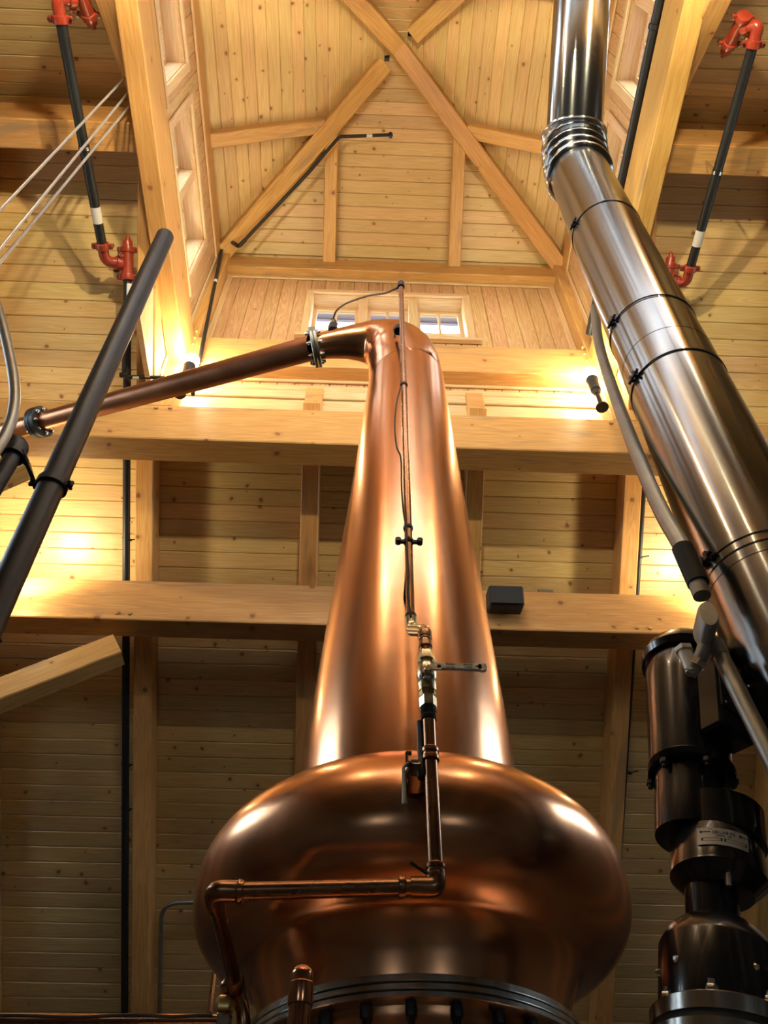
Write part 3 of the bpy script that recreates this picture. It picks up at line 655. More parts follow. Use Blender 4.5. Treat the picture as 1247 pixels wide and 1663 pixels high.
a1 = atd(64, 686, 5.75); a0 = ga+fd*.02; a2 = a1+(a1-a0).normalized()*.65
m = MB(); m.tube([a0, a1], [.088*S, .067], n=40, caps=False); arm = m.build('lyne_arm', M['armcopper'], still)
m = MB(); m.tube([a1, a2], [.067, .066], n=40); m.build('arm_extension', M['armcopper'], arm)
flange_pair(a1, (a1-a0), .110, .036, arm, mat=M['black'])
# flange ring at the foot of the bulb
for z0, z1 in ((2.474, 2.493), (2.455, 2.471), (2.436, 2.452)):
    m = MB(); r = .492*S
    m.lathe((bc.x, bc.y, zq(z0)), (0, 0, 1), [(.42*S, 0), (r-.003, 0), (r, .002), (r, (z1-z0)*S-.002), (r-.003, (z1-z0)*S), (.42*S, (z1-z0)*S)], n=96, caps=False)
    fr = m.build('flange_ring', M['flange'], still)
m = MB(); m.lathe((bc.x, bc.y, zq(2.45)), (0, 0, 1), [(.484*S, 0), (.484*S, .03)], n=64, caps=False); m.build('gasket', M['rubber'], still)
bolt_ring(fr, (bc.x, bc.y, zq(2.436)), (0, 0, -1), .452*S, 24, .013, .045, M['black'], ph=.3)
m = MB(); m.lathe((bc.x, bc.y, 0), (0, 0, 1), [(.05, .35), (.7, .37), (.93, .55), (.98, .9), (.98, 1.55), (.92, 1.74), (.7, 1.88), (.42, 1.97), (.385, 2.06), (.385, zq(2.44)), (.30, zq(2.44))], n=80, caps=False); m.build('boiler', M['copper'], still, ang=50)
for i in range(4):
    th = math.pi/4+i*math.pi/2; m = MB(); m.lathe((bc.x+.8*math.cos(th), bc.y+.8*math.sin(th), 0), (0, 0, 1), [(.09, 0), (.09, .02), (.05, .03), (.05, .48)], n=16); m.build('leg', M['steel'], still)
# mounting nozzle the agitator is bolted to comes further down

# probe on the gooseneck and its cable
pp = qa(541, 531, 2.70); pr = empty('probe_fitting', pp, 'black probe fitting standing on the gooseneck beside the flange', 'sensor')
m = MB(); m.lathe(pp-V((0, 0, .05)), (-.05, 0, 1), [(.030, 0), (.030, .05), (.022, .055), (.022, .085), (.016, .09), (.016, .14), (.008, .15)], n=14); m.build('gland', M['black'], pr)
m = MB(); hexnut(m, pp+V((0, 0, .03)), (0, 0, 1), .028, .025); m.build('nut', M['nickel'], pr)
cb = spline([qa(541, 518, 2.70), qa(546, 505, 2.62), qa(560, 494, 2.52), qa(577, 487, 2.42), qa(600, 480, 2.30), qa(625, 476, 2.18), qa(640, 470, 2.11), qa(649, 466, 2.085)], 6)
m = MB(); m.tube(cb, .0055, n=8); tag(m.build('probe_cable', M['wire']), 'thin brown cable arching from the tall tube tip to the probe on the gooseneck', 'cable')

# ------------------------------------------------------------------ spirit pipework in front of the still
pw = empty('process_pipe', qa(707, 1440, 1.96), 'tarnished copper pipework with ball valve climbing the front of the still', 'pipe')
t0, t1 = qa(667, 1003, 2.08), qa(651, 464, 2.08)
m = MB(); m.tube([t0, t1], .0150*S, n=18); ut = m.build('upper_tube', M['oldcopper'], pw)
m = MB(); m.lathe(t1-V((0, 0, .02)), (0, 0, 1), [(.019, 0), (.019, .045), (.010, .05)], n=14); m.build('end_cap', M['black'], ut)
for py, rr in ((1002, .020), (880, .019), (858, .018), (626, .018)):
    p = qa(651+(py-464)*16/539, py, 2.08); m = MB(); m.lathe(p-V((0, 0, .008)), (0, 0, 1), [(rr*S, 0), (rr*S*1.08, .004), (rr*S*1.08, .012), (rr*S, .016)], n=16); m.build('band', M['black'], ut)
p = qa(664, 880, 2.075); m = MB(); m.box(p, (.066, .012, .010)); 
for sx in (-1, 1): m.lathe(p+V((sx*.036, -.006, 0)), (0, 1, 0), [(.010, -.008), (.010, .014)], n=8)
m.tube([p, p+V((0, .35, .0))], .006, n=8); m.build('clamp', M['black'], pw)
p = qa(646, 535, 2.12); m = MB(); m.lathe(p, (0, .2, 1), [(.02, -.03), (.024, 0), (.018, .03), (.012, .06)], n=10); m.tube([p, qa(641, 546, 2.5)], .012, n=8); m.tube([p, p+V((.02, -.02, .0))], .008, n=8); m.build('bracket', M['black'], pw)
wr = spline([qa(x, y, 2.055) for x, y in ((651, 628), (644, 655), (641, 690), (644, 725), (651, 745), (652, 790), (655, 830), (660, 862), (661, 900), (664, 935), (662, 965), (667, 1000))], 5)
m = MB(); m.tube(wr, .0035, n=6); tag(m.build('sensor_wire', M['wire']), 'thin loose wire looping down beside the tall tube on the still neck', 'cable')
YC = 1.96; ax0 = qa(694, 1120, YC)
def zr(row): return qa(694, row, YC).z
def ppm(row): p = qa(694, row, YC); return FPX/((p-CAM).dot(F))
def col(name, mat, rows, n=24, parent=None):
    """rows: (pixel row, radius in px) along the vertical column, converted to metres"""
    m = MB(); pts = [(1.1*r/ppm(y), zr(y+.55*r)) for y, r in rows]; pts.sort(key=lambda q: q[1]); m.lathe((ax0.x, ax0.y, 0), (0, 0, 1), pts, n=n); return m.build(name, mat, parent or pw)
elb = arc([t0, t0-V((0, 0, .05)), V((ax0.x, ax0.y, zr(1024))), V((ax0.x, ax0.y, zr(1040)))], .05, 6)
m = MB(); m.tube(elb, .021*S, n=16); m.build('elbow', M['nickel'], pw)
col('tee', M['oldcopper'], [(1019, 8), (1022, 10.5), (1031, 10.5), (1032, 9), (1041, 9), (1042, 10.5), (1047, 10.5), (1048, 9), (1056, 9)])
col('union_nut', M['nickel'], [(1053, 10), (1056, 13.2), (1067, 13.5), (1068, 12)], n=6)
col('union_nut', M['brass'], [(1066, 11), (1067, 13.5), (1074, 13.5), (1075, 11)], n=8)
vb = col('valve_body', M['nickel'], [(1073, 11), (1078, 13.5), (1086, 14.5), (1095, 14.5), (1101, 12.5), (1103, 12), (1104, 13.5), (1117, 13.5), (1118, 12)], n=20)
col('union_nut', M['brass'], [(1117, 11), (1118, 13), (1127, 13), (1128, 11)], n=8)
col('union_nut', M['nickel'], [(1126, 11), (1127, 13.2), (1142, 12.8), (1143, 11)], n=6)
col('coupling', M['black'], [(1142, 10), (1143, 12), (1150, 12), (1151, 9.5), (1157, 9.5), (1158, 11.5), (1163, 11.5), (1164, 9.5)])
col('riser', M['oldcopper'], [(1160, 9.6), (1216, 9.8), (1300, 10.8), (1402, 12)])
col('coupling', M['oldcopper'], [(1209, 10), (1211, 13), (1216, 13), (1217, 11.5), (1222, 11.5), (1223, 13), (1228, 13), (1230, 10)])
col('coupling', M['oldcopper'], [(1396, 12), (1398, 15), (1403, 15), (1404, 13.5), (1412, 13.5), (1413, 15), (1418, 15), (1420, 12)])
# valve stem, handle and its print
vc = V((ax0.x, ax0.y-.030, zr(1104))); k_ = 1/ppm(1088)
m = MB(); m.lathe(vc+V((0, .008, 0)), (0, -1, 0), [(11*k_, 0), (11*k_, .006), (7*k_, .010), (7*k_, .02), (5*k_, .026)], n=18); m.build('stem', M['nickel'], vb)
hc = vc + V((50*k_, -.010, .012)); hx = V((1, 0, -.01)).normalized()
m = MB(); m.box(vc+V((10*k_, -.012, .006)), (22*k_, .006, 9*k_)); m.box(hc, (76*k_, .010, 15*k_), (hx, V((0, 1, 0)), hx.cross(V((0, 1, 0)))), .004)
m.lathe(hc+hx*37*k_+V((0, -.005, 0)), (0, 1, 0), [(7.4*k_, 0), (7.4*k_, .010)], n=16); hd = m.build('handle', M['plate'], vb); hd['label'] = 'long cream lever handle with black print'
def text_into(mb, s, loc, x, n, size):
    """lettering as real mesh, added to mb"""
    cu = bpy.data.curves.new('lettering', 'FONT'); cu.body = s; cu.size = size; cu.align_x = 'CENTER'; cu.align_y = 'CENTER'; cu.extrude = .0004; cu.resolution_u = 2
    o = bpy.data.objects.new('lettering', cu); me = bpy.data.meshes.new_from_object(o); f = frame(loc, x, n)
    mb.add([f @ v.co for v in me.vertices], [tuple(p.vertices) for p in me.polygons])
    bpy.data.objects.remove(o); bpy.data.curves.remove(cu); bpy.data.meshes.remove(me)
def htext_joined(items):
    mb = MB()
    for s_, dx, dz, sz in items: text_into(mb, s_, hc+hx*dx*k_+V((0, -.0056, dz*k_)), hx, (0, -1, 0), sz*k_)
    mb.build('lettering', M['ink'], vb, smooth=False)
htext_joined([('FNW', -14, 2.4, 6.5), ('FIG. 200A', -14, -3.2, 3.2), ('600 WOG', 14, 2.6, 3.4), ('150 SWP', 14, -2.4, 3.4), ('CE', 28, 0, 4)])
# run along the bulb and away under it
e0 = V((ax0.x, ax0.y, zr(1416))); zrun = zr(1441); xl = qa(343, 1452, YC).x
run0 = V((ax0.x-.055, ax0.y, zrun)); c1 = V((ax0.x, ax0.y, zrun))
m = MB(); m.tube(arc([e0, c1, run0], .05, 8), .0245*S, n=18); m.build('elbow', M['oldcopper'], pw)
c2 = V((xl, ax0.y+.01, zrun-.012)); 
m = MB(); m.tube([run0, c2+V((.05, 0, 0))], .0205*S, n=18); m.build('cross_run', M['oldcopper'], pw)
for p in (run0+V((-.01, 0, 0)), c2+V((.065, 0, 0))):
    m = MB(); m.lathe(p, (-1, 0, 0), [(.024*S, 0), (.027*S, .004), (.027*S, .012), (.024*S, .016)], n=18); m.build('coupling', M['oldcopper'], pw)
bk = atz(384, 1606, c2.z-.04); dn = atz(398, 1652, c2.z-.09)
m = MB(); m.tube(arc([c2+V((.05, 0, 0)), c2, c2+(bk-c2).normalized()*.06], .05, 8), .0245*S, n=18); m.build('elbow', M['oldcopper'], pw)
m = MB(); m.tube(arc([c2+(bk-c2).normalized()*.06, bk, dn, dn-V((0, 0, .6))], .05, 6), .019*S, n=18); m.build('return_run', M['oldcopper'], pw)
m = MB(); m.lathe(bk-(bk-c2).normalized()*.05, bk-c2, [(.022*S, 0), (.026*S, .006), (.026*S, .06), (.022*S, .066)], n=18); m.build('coupling', M['oldcopper'], pw)
p = c1+V((-.02, -.005, .028)); m = MB(); m.tube([p, p+V((-.035, -.01, .018))], .004, n=6); m.build('cable_tie', M['rubber'], pw)
# brass union fitting hanging beside the return run
bu = at(364, 1640, bk.y); be = empty('brass_union', bu, 'brass union fitting with hex nut at the lower left of the bulb', 'fitting')
kk = (bu-CAM).dot(F)/FPX
m = MB(); m.lathe(bu+V((0, 0, 30*kk)), (0, 0, 1), [(10*kk, -10*kk), (13*kk, -8*kk), (13*kk, 0), (11*kk, 2*kk), (13*kk, 4*kk), (13*kk, 8*kk), (9*kk, 14*kk)], n=16); m.build('collar', M['oldcopper'], be)
m = MB(); hexnut(m, bu-V((0, 0, 4*kk)), (0, 0, 1), 17*kk, 22*kk); m.build('nut', M['brass'], be)
m = MB(); m.lathe(bu-V((0, 0, 30*kk)), (0, 0, 1), [(12*kk, 0), (15*kk, 4*kk), (15*kk, 20*kk), (10*kk, 26*kk)], n=8); m.lathe(bu-V((0, 0, 230*kk)), (0, 0, 1), [(8*kk, 0), (8*kk, 205*kk)], n=12); m.build('nipple', M['nickel'], be)
# drain cock on the shoulder of the bulb
def bulb_hit(px, py):
    d = ray(px, py); t = 1.2
    while t < 4:
        p = CAM+d*t; zz = (p.z-1.6)/S+1.6; r = math.hypot(p.x-bc.x, p.y-bc.y)/S
        for (r0, z0), (r1, z1) in zip(prof, prof[1:]):
            if z0 <= zz <= z1 and r <= r0+(r1-r0)*(zz-z0)/max(1e-6, z1-z0): return p
        t += .004
dcp = bulb_hit(674, 1290)+V((0, -.055, 0)); dc = empty('sample_cock', dcp, 'small sample cock with hanging lever handle on the bulb behind the riser', 'valve')
k2 = (dcp-CAM).dot(F)/FPX
m = MB(); m.lathe(dcp+V((0, .05, .02)), (0, -1, .35), [(20*k2, 0), (20*k2, .05), (15*k2, .06), (11*k2, .075)], n=20); m.build('boss', M['oldcopper'], dc)
m = MB(); m.lathe(dcp+V((.012, -.012, .0)), (.0, 0, 1), [(7*k2, 0), (9*k2, .01), (9*k2, 30*k2), (7*k2, 36*k2), (6*k2, 40*k2), (6*k2, 110*k2)], n=14); m.build('body', M['black'], dc)
s_ = dcp+V((0, -.015, 26*k2)); m = MB(); m.lathe(s_+V((.004, 0, 0)), (-1, 0, 0), [(7*k2, 0), (7*k2, 12*k2), (5*k2, 13*k2), (5*k2, 20*k2)], n=12); m.box(s_+V((-16*k2, 0, 8*k2)), (4*k2, .012, 24*k2)); m.box(s_+V((-12*k2, 0, 20*k2)), (9*k2, .010, 4*k2)); m.build('stem', M['black'], dc)
h_ = s_+V((-17*k2, -.006, -10*k2)); m = MB(); m.tube(arc([h_+V((4*k2, 0, 8*k2)), h_+V((-5*k2, 0, 0)), h_+V((-4*k2, -.004, -68*k2))], .02, 5), [3*k2]*2+[2.6*k2]*5+[4.2*k2], n=10); m.build('handle', M['galv'], dc)
m = MB(); m.lathe(bulb_hit(669, 1284)+V((-.012, -.03, .01)), (-.5, -1, .3), [(9*k2, 0), (9*k2, .01), (6*k2, .014)], n=14); m.build('gauge_face', M['chrome'], dc)

# ------------------------------------------------------------------ copper stub with domed cap, lower left service pipes
cp = at(485, 1663, 1.30); kc = (at(485, 1600, 1.3)-CAM).dot(F)/FPX; zt = at(485, 1567, 1.30).z
ce = empty('capped_pipe', (cp.x, cp.y, 0), 'bright copper stub pipe with a domed cap in front of the still', 'pipe')
m = MB(); m.lathe((cp.x, cp.y, 0), (0, 0, 1), [(18*kc, 0), (18*kc, zt-30*kc)], n=28); m.build('pipe', M['pipecopper'], ce)
m = MB(); m.lathe((cp.x, cp.y, zt), (0, 0, 1), [(19.5*kc, -62*kc), (20.5*kc, -60*kc), (20.5*kc, -30*kc), (19*kc, -28*kc), (19*kc, -19*kc)] + [(19*kc*math.cos(a), -19*kc+19*kc*math.sin(a)) for a in [math.pi/2*i/8 for i in range(1, 9)]], n=28, caps=False); m.build('cap', M['pipecopper'], ce)
m = MB(); m.tube([at(-60, 1654, 1.95), at(352, 1655, 1.95)], .010, n=12); tag(m.build('service_pipe', M['oldcopper']), 'thin copper pipe along the bottom left edge of the view', 'pipe')
m = MB(); m.tube(spline([at(x, y, 1.94) for x, y in ((-60, 1650), (20, 1649), (60, 1650), (120, 1652), (170, 1650), (220, 1648), (280, 1651), (345, 1648))], 4), .0035, n=6); tag(m.build('service_wire', M['wire']), 'dark wire lying along the copper pipe at bottom left', 'cable')
m = MB(); m.tube([at(348, 1580, 2.9), at(339, 1655, 2.9)], .008, n=10); tag(m.build('drop_tube', M['oldcopper']), 'thin copper tube hanging left of the brass union, behind the bulb', 'pipe')
def rp(px, py, off): # point on the far slope, off above the rafter undersides
    p0 = slope(0, 0, off); d = ray(px, py); t = (p0-CAM).dot(NF)/d.dot(NF); return CAM+d*t
m = MB(); m.tube(arc([rp(258, 1680, .12), rp(262, 1466, .12), rp(420, 1464, .12)], .16, 8), .018, n=12); tag(m.build('wall_conduit', M['galv']), 'thin conduit bending round under the roof slope beside the bulb', 'conduit')

# ------------------------------------------------------------------ stainless flue
YFL = 1.65; f0, f1 = at(1387, 1245, YFL), at(942, 288, YFL); fdir = (f1-f0).normalized(); FR = .183
fb = f0 - fdir*(f0.z/fdir.z); flue = empty('flue_pipe', fb, 'wide brushed stainless flue rising at right with a ribbed elbow at the top', 'flue')
def rowt(px, py):   # distance along the flue axis of a band whose lower left end is seen at (px,py)
    p = at(px, py, YFL-.06); return (p.z-fb.z)/fdir.z
TT = (f1.z-fb.z)/fdir.z
bands = [rowt(1155, 905), rowt(1190, 940), rowt(1028, 610), rowt(1012, 575), rowt(990, 520), rowt(935, 360)]
secs = sorted([0, .02] + [rowt(1165, 915)-1.0, rowt(1172, 922), rowt(1030, 612), rowt(991, 522), rowt(936, 362), TT]); secs = [t for t in secs if t >= 0]
secs = [secs[0]]+[b for a, b in zip(secs, secs[1:]) if b-a > .05]
for a, b in zip(secs[:-1], secs[1:]):
    m = MB(); m.lathe(fb+fdir*(a+.0015), fdir, [(FR-.004, 0), (FR, .003), (FR, b-a-.006), (FR-.004, b-a-.003)], n=72, caps=False); m.build('section', M['steel'], flue, axis=fdir)
m = MB(); m.lathe(fb, fdir, [(FR-.006, 0), (FR-.006, TT)], n=48); m.build('inner_liner', M['black'], flue)
lft = V((-1, -.25, 0)).normalized(); rgt0 = lft.cross(fdir).normalized()
for px, py in ((1155, 905), (1030, 608), (990, 518), (935, 360)):
    t = rowt(px, py); c = fb+fdir*t
    m = MB(); m.lathe(c-fdir*.011, fdir, [(FR+.001, 0), (FR+.004, .002), (FR+.004, .020), (FR+.001, .022)], n=72, caps=False); bd = m.build('band', M['steel'], flue, axis=fdir)
    rd = (lft-fdir*lft.dot(fdir)).normalized(); sd = fdir.cross(rd)
    m = MB(); p = c+rd*(FR+.012)
    m.box(p+sd*.012, (.018, .012, .030), (rd, sd, fdir)); m.box(p-sd*.012, (.018, .012, .030), (rd, sd, fdir)); m.lathe(p-sd*.035, sd, [(.006, 0), (.006, .07)], n=8); m.build('latch', M['black'], bd)
for px, py in ((1190, 938), (1008, 572)):
    t = rowt(px, py); m = MB(); m.lathe(fb+fdir*(t-.002), fdir, [(FR+.0002, 0), (FR+.0012, .002), (FR+.0002, .004)], n=72, caps=False); m.build('seam', M['black'], flue)
u1 = atd(960, 0, 5.2); e1_ = fb+fdir*(TT-.02); ud = (u1-f1); ud = V((ud.x*.8, ud.y, ud.z)).normalized()
bend0 = fb+fdir*TT; b_c = bend0+fdir*.34; b_e = b_c+ud*.22; b_s = bend0-fdir*.02
bend = [b_s*(1-t)**2+b_c*2*t*(1-t)+b_e*t*t for t in [i/72 for i in range(73)]]
rr = [FR+.001+.030*max(0, math.sin(2*math.pi*(5*i/72-.15)))**.7 if 3 < i < 72 else FR+.001 for i in range(73)]
m = MB(); m.tube(bend, rr, n=64, caps=False); m.build('elbow', M['steel'], flue, ang=60)
ub = bend[-1]
m = MB(); m.lathe(ub-ud*.01, ud, [(FR-.002, 0), (FR, .003), (FR, 1.0), (FR-.003, 1.003)], n=72, caps=False); m.build('section', M['steel'], flue, axis=ud)
m = MB(); m.lathe(ub+ud*.996, ud, [(FR-.003, 0), (FR, .003), (FR, 2.2), (FR-.003, 2.203)], n=72); m.build('section', M['steel'], flue, axis=ud)

# ------------------------------------------------------------------ motor conduit and agitator at right
def V_at(pts, Y): return [at(x, y, Y) for x, y in pts]
cd = empty('motor_conduit', at(1112, 900, 1.56), 'grey conduit running beside the flue down to the conduit body over the motor', 'conduit')
pth = [at(966, 500, 2.05), at(973, 560, 1.98), at(1002, 652, 1.84), at(1060, 800, 1.66), at(1110, 893, 1.58)]
m = MB(); m.tube(spline(pth, 8), .0255, n=20); m.build('conduit', M['galv'], cd)
m = MB(); m.tube(V_at([(1108, 890), (1134, 948)], 1.56), .030, n=20); m.build('sleeve', M['rubber'], cd)
m = MB(); m.tube(V_at([(1131, 944), (1140, 968)], 1.56), .024, n=16); m.build('nipple', M['cast'], cd)
lb = at(1146, 1015, 1.53); m = MB()
ups = (at(1142, 975, 1.56)-at(1150, 1055, 1.50)).normalized(); sid = V((1, 0, 0)); sid = (sid-ups*sid.dot(ups)).normalized(); nrm = sid.cross(ups)
prf = []
for k in range(24):
    th = 2*math.pi*k/24; prf.append((.026*math.cos(th), .066*math.sin(th)*(1 if abs(math.sin(th)) < 2 else 1)))
vs = [lb+sid*x+ups*z-nrm*.030 for x, z in prf]+[lb+sid*x+ups*z+nrm*.028 for x, z in prf]+[lb+sid*x*.85+ups*z*.9+nrm*.036 for x, z in prf]
m.add(vs, [tuple(range(24))[::-1], tuple(range(48, 72))]+[(i, (i+1) % 24, 24+(i+1) % 24, 24+i) for i in range(24)]+[(24+i, 24+(i+1) % 24, 48+(i+1) % 24, 48+i) for i in range(24)])
m.build('conduit_body', M['cast'], cd)
p0, p1 = at(1142, 1045, 1.55), at(1118, 1078, 1.60)
m = MB(); m.tube(arc([at(1146, 1030, 1.54), at(1142, 1062, 1.55), at(1120, 1094, 1.58)], .04, 5), .017, n=16); m.build('elbow', M['cast'], cd)
m = MB(); hexnut(m, at(1137, 1072, 1.55), at(1120, 1094, 1.58)-at(1142, 1062, 1.55), .021, .018); m.build('nut', M['chrome'], cd)
m = MB(); m.tube(V_at([(1160, 1045), (1170, 1068)], 1.56), .024, n=18); m.build('coupling', M['cast'], cd)
m = MB(); m.tube([at(1168, 1062, 1.56), at(1262, 1250, 1.52), at(1400, 1660, 1.45)], .021, n=20); m.build('lower_conduit', M['galv'], cd)
p = at(1113, 1062, 1.575); m = MB(); hexnut(m, p+V((0, 0, .004)), (0, 0, 1), .024, .016); m.lathe(p-V((0, 0, .06)), (0, 0, 1), [(.016, 0), (.018, .05), (.018, .066)], n=14); m.build('cable_gland', M['plate'], cd)

AB = at(1160, 1640, 1.75); AT = at(1125, 1050, 1.75); AU = (AT-AB).normalized(); AE = V((AU.z, 0, -AU.x)); AN = V((0, -1, 0))
def hrow(row):
    lo, hi = -1.5, 1.5
    for _ in range(40):
        mid = (lo+hi)/2; p = AB+AU*mid-CAM; y = 831.5-FPX*p.dot(UX)/p.dot(F)
        lo, hi = (mid, hi) if y > row else (lo, mid)
    return lo
def prow(row): p = AB+AU*hrow(row)-CAM; return p.dot(F)/FPX   # metres per pixel
ag = empty('agitator_motor', AB-AU*.35, 'black agitator motor and gearbox leaning on the right, aluminium nameplate', 'motor')
def agp(name, mat, rows, dx=0, n=40, dy=0, ang=35):
    """rows: (pixel row on the axis, radius px); dx: sideways offset px"""
    h0 = hrow(rows[0][0]); m = MB(); off = dx*prow(rows[0][0])
    pts = sorted([(hrow(y+.40*r), r*prow(y)) for y, r in rows]); m.lathe(AB+AE*off+AN*dy+AU*pts[0][0], AU, [(r, h-pts[0][0]) for h, r in pts], n=n); return m.build(name, mat, ag, ang=ang)
agp('motor_housing', M['gloss'], [(1062, 57), (1072, 61), (1100, 62), (1232, 63)], dx=-14, n=48)
agp('fan_cap', M['gloss'], [(1034, 20), (1036, 42), (1042, 58), (1052, 66), (1064, 66), (1065, 62)], dx=-14, n=48)
agp('motor_flange', M['gloss'], [(1228, 63), (1230, 67), (1242, 67), (1243, 58), (1248, 56), (1249, 50)], dx=-14, n=48)
hm = hrow(1160+12); cmo = AB+AU*hm-AE*14*prow(1160)
m = MB(); jd = (V((.55, -.85, 0))); jd = (jd-AU*jd.dot(AU)).normalized(); js = AU.cross(jd)
jc = cmo+jd*.115; m.box(jc, (.07, .115, .235), (jd, js, AU), .008); jb = m.build('terminal_box', M['gloss'], ag)
m = MB(); m.box(jc+jd*.037, (.006, .11, .13), (jd, js, AU), .002); m.build('box_lid', M['plastic'], jb)
for a, b in ((-.045, -.055), (-.045, .055), (.045, -.055), (.045, .055)):
    m = MB(); m.lathe(jc+jd*.040+js*a+AU*b, jd, [(.005, 0), (.005, .003), (.003, .005)], n=8); m.build('screw', M['chrome'], jb)
bolt_ring(ag, cmo+AU*(hrow(1243+27)-hm), -AU, .096, 6, .011, .022, M['black'], ph=.4)
agp('adapter', M['gloss'], [(1249, 54), (1276, 54), (1292, 56), (1336, 57), (1345, 57)], dx=-18, n=40)
agp('gear_disc', M['gloss'], [(1287, 66), (1289, 70), (1342, 71), (1344, 68)], dx=22, n=48)
agp('gear_housing', M['gloss'], [(1340, 68), (1342, 70), (1394, 73), (1398, 74), (1430, 52), (1434, 44)], dx=18, n=48)
agp('shaft_housing', M['gloss'], [(1428, 41), (1482, 42), (1484, 50), (1492, 51)], dx=6, n=36)
agp('pedestal', M['gloss'], [(1484, 62), (1494, 78), (1508, 88), (1512, 90), (1630, 98), (1640, 98)], dx=10, n=48)
agp('mount_ring', M['flange'], [(1612, 118), (1614, 122), (1640, 123), (1642, 120)], dx=22, n=64)
agp('seal', M['rubber'], [(1640, 120), (1652, 121)], dx=22, n=64)
agp('lower_flange', M['flange'], [(1652, 124), (1654, 128), (1690, 130), (1692, 126)], dx=22, n=64)
agp('nozzle', M['flange'], [(1690, 108), (1990, 112)], dx=22, n=48)
ps = prow(1560); pc = AB+AU*hrow(1560+38)+AE*10*ps
for a in (-95, -58, 18, 78): 
    for hh in (0,):
        th = R(a); d = (AN*math.cos(th)+AE*math.sin(th)); m = MB(); m.lathe(pc+d*(93*ps), d, [(5.5*ps, -.004), (5.5*ps, .002), (3*ps, .006)], n=10); m.build('screw', M['chrome'], ag)
bolt_ring(ag, AB+AU*hrow(1613+49)+AE*22*prow(1613), AU, 108*prow(1613), 8, .012, .026, M['chrome'], ph=.35)
m = MB(); th = R(8); d = AN*math.cos(R(-2))+AE*math.sin(R(-2)); gp_ = AB+AU*hrow(1412+26)+AE*18*prow(1412); m.lathe(gp_+d*.075, AU, [(.007, -.035), (.007, .03)], n=10); m.build('grease_plug', M['chrome'], ag)
# curved nameplate on the gear housing
kr = prow(1366); gc = AB+AU*hrow(1366+30)+AE*18*kr; gr_ = 72.5*kr+.0012; vs = []; fs = []; hh = 14*kr
for i in range(11):
    th = R(-39+60*i/10); d = AN*math.cos(th)+AE*math.sin(th); vs += [gc+d*gr_-AU*hh, gc+d*gr_+AU*hh, gc+d*(gr_-.002)-AU*hh, gc+d*(gr_-.002)+AU*hh]
for i in range(10): j = 4*i; fs += [(j, j+4, j+5, j+1), (j+1, j+5, j+7, j+3), (j+4, j, j+2, j+6)]
m = MB(); m.add(vs, fs); npl = m.build('nameplate', M['plate'], ag); npl['label'] = 'aluminium nameplate with black print'
tmb = MB()
def ntext(s_, th, dh, sz):
    L_ = len(s_); step = sz*.62/gr_
    for i, chh in enumerate(s_):
        if chh == ' ': continue
        a = R(th-31)+(i-(L_-1)/2)*step; d = AN*math.cos(a)+AE*math.sin(a); t_ = AE*math.cos(a)-AN*math.sin(a)
        text_into(tmb, chh, gc+d*(gr_+.0002)+AU*dh*kr, t_, d, sz)
ntext('ORLABIN', 23, 6.5, 7.5*kr); ntext('MODEL XR', 23, 1.0, 4.6*kr); tmb.build('lettering', M['ink'], npl, smooth=False)
def strip(t0_, t1_, h0_, h1_, nm='print_mark'):
    vs = []; fs = []
    for i in range(5):
        a = R(t0_-31+(t1_-t0_)*i/4); d = AN*math.cos(a)+AE*math.sin(a); vs += [gc+d*(gr_+.0004)+AU*h0_*kr, gc+d*(gr_+.0004)+AU*h1_*kr]
    for i in range(4): fs.append((2*i, 2*i+2, 2*i+3, 2*i+1))
    return vs, fs
m = MB()
for t0_, t1_, h0_, h1_ in ((-4, 8, 6.2, 7.8), (-4.5, -2, 5, 9), (42, 51, 6.2, 7.8), (41, 43.5, 5, 9), (-3, 20, -3.6, -3), (-3, 20, -8, -7.4), (-3, -1, -8, -3), (19, 21, -8, -3), (24, 49, -3.6, -3), (24, 49, -8, -7.4), (23, 25, -8, -3), (48, 50, -8, -3), (-6, 52, 12, 12.6)):
    v_, f_ = strip(t0_, t1_, h0_, h1_); m.add(v_, f_)
m.build('print_marks', M['ink'], npl, smooth=False)

# ------------------------------------------------------------------ dark vent pipes at left
vp0, vp1 = at(20, 930, 1.99), at(268, 384, 1.828); vx = -1.2; vt = vp1.z; vy = 1.905
vdir = (vp1-vp0).normalized(); vbase = vp0-vdir*(vp0.z/vdir.z)
ve = empty('vent_pipe', vbase, 'tall dark iron vent pipe at left, open at the top', 'pipe')
m = MB(); m.tube([vbase, vp1], .0495, n=28, caps=False); m.tube([vp1-vdir*.25, vp1], .043, n=24, caps=False)
m.build('pipe', M['black'], ve)
pc = at(88, 788, 1.96); pc = vp0+vdir*((pc-vp0).dot(vdir))
m = MB(); m.lathe(pc-vdir*.02, vdir, [(.05, 0), (.060, .004), (.060, .036), (.05, .04)], n=24, caps=False); m.build('clamp', M['black'], ve)
for sx in (-1, 1):
    m = MB(); m.box(pc+V((sx*.068, -.01, 0)), (.03, .014, .03), bev=.003); m.lathe(pc+V((sx*.068, -.03, 0)), (0, 1, 0), [(.007, 0), (.007, .045)], n=8); m.build('clamp_lug', M['black'], ve)
el = at(29, 728, 1.86); b0 = at(-14, 815, 1.86); b0.x = b0.x
bd_ = (el-b0).normalized()
be2 = empty('return_pipe', V((el.x, el.y, 0)), 'shorter dark pipe with an elbow at the left edge, tied to the vent pipe', 'pipe')
m = MB(); m.tube([V((el.x-.0, el.y, 0)), V((el.x, el.y, el.z-.03))], .031, n=22); m.build('pipe', M['black'], be2)
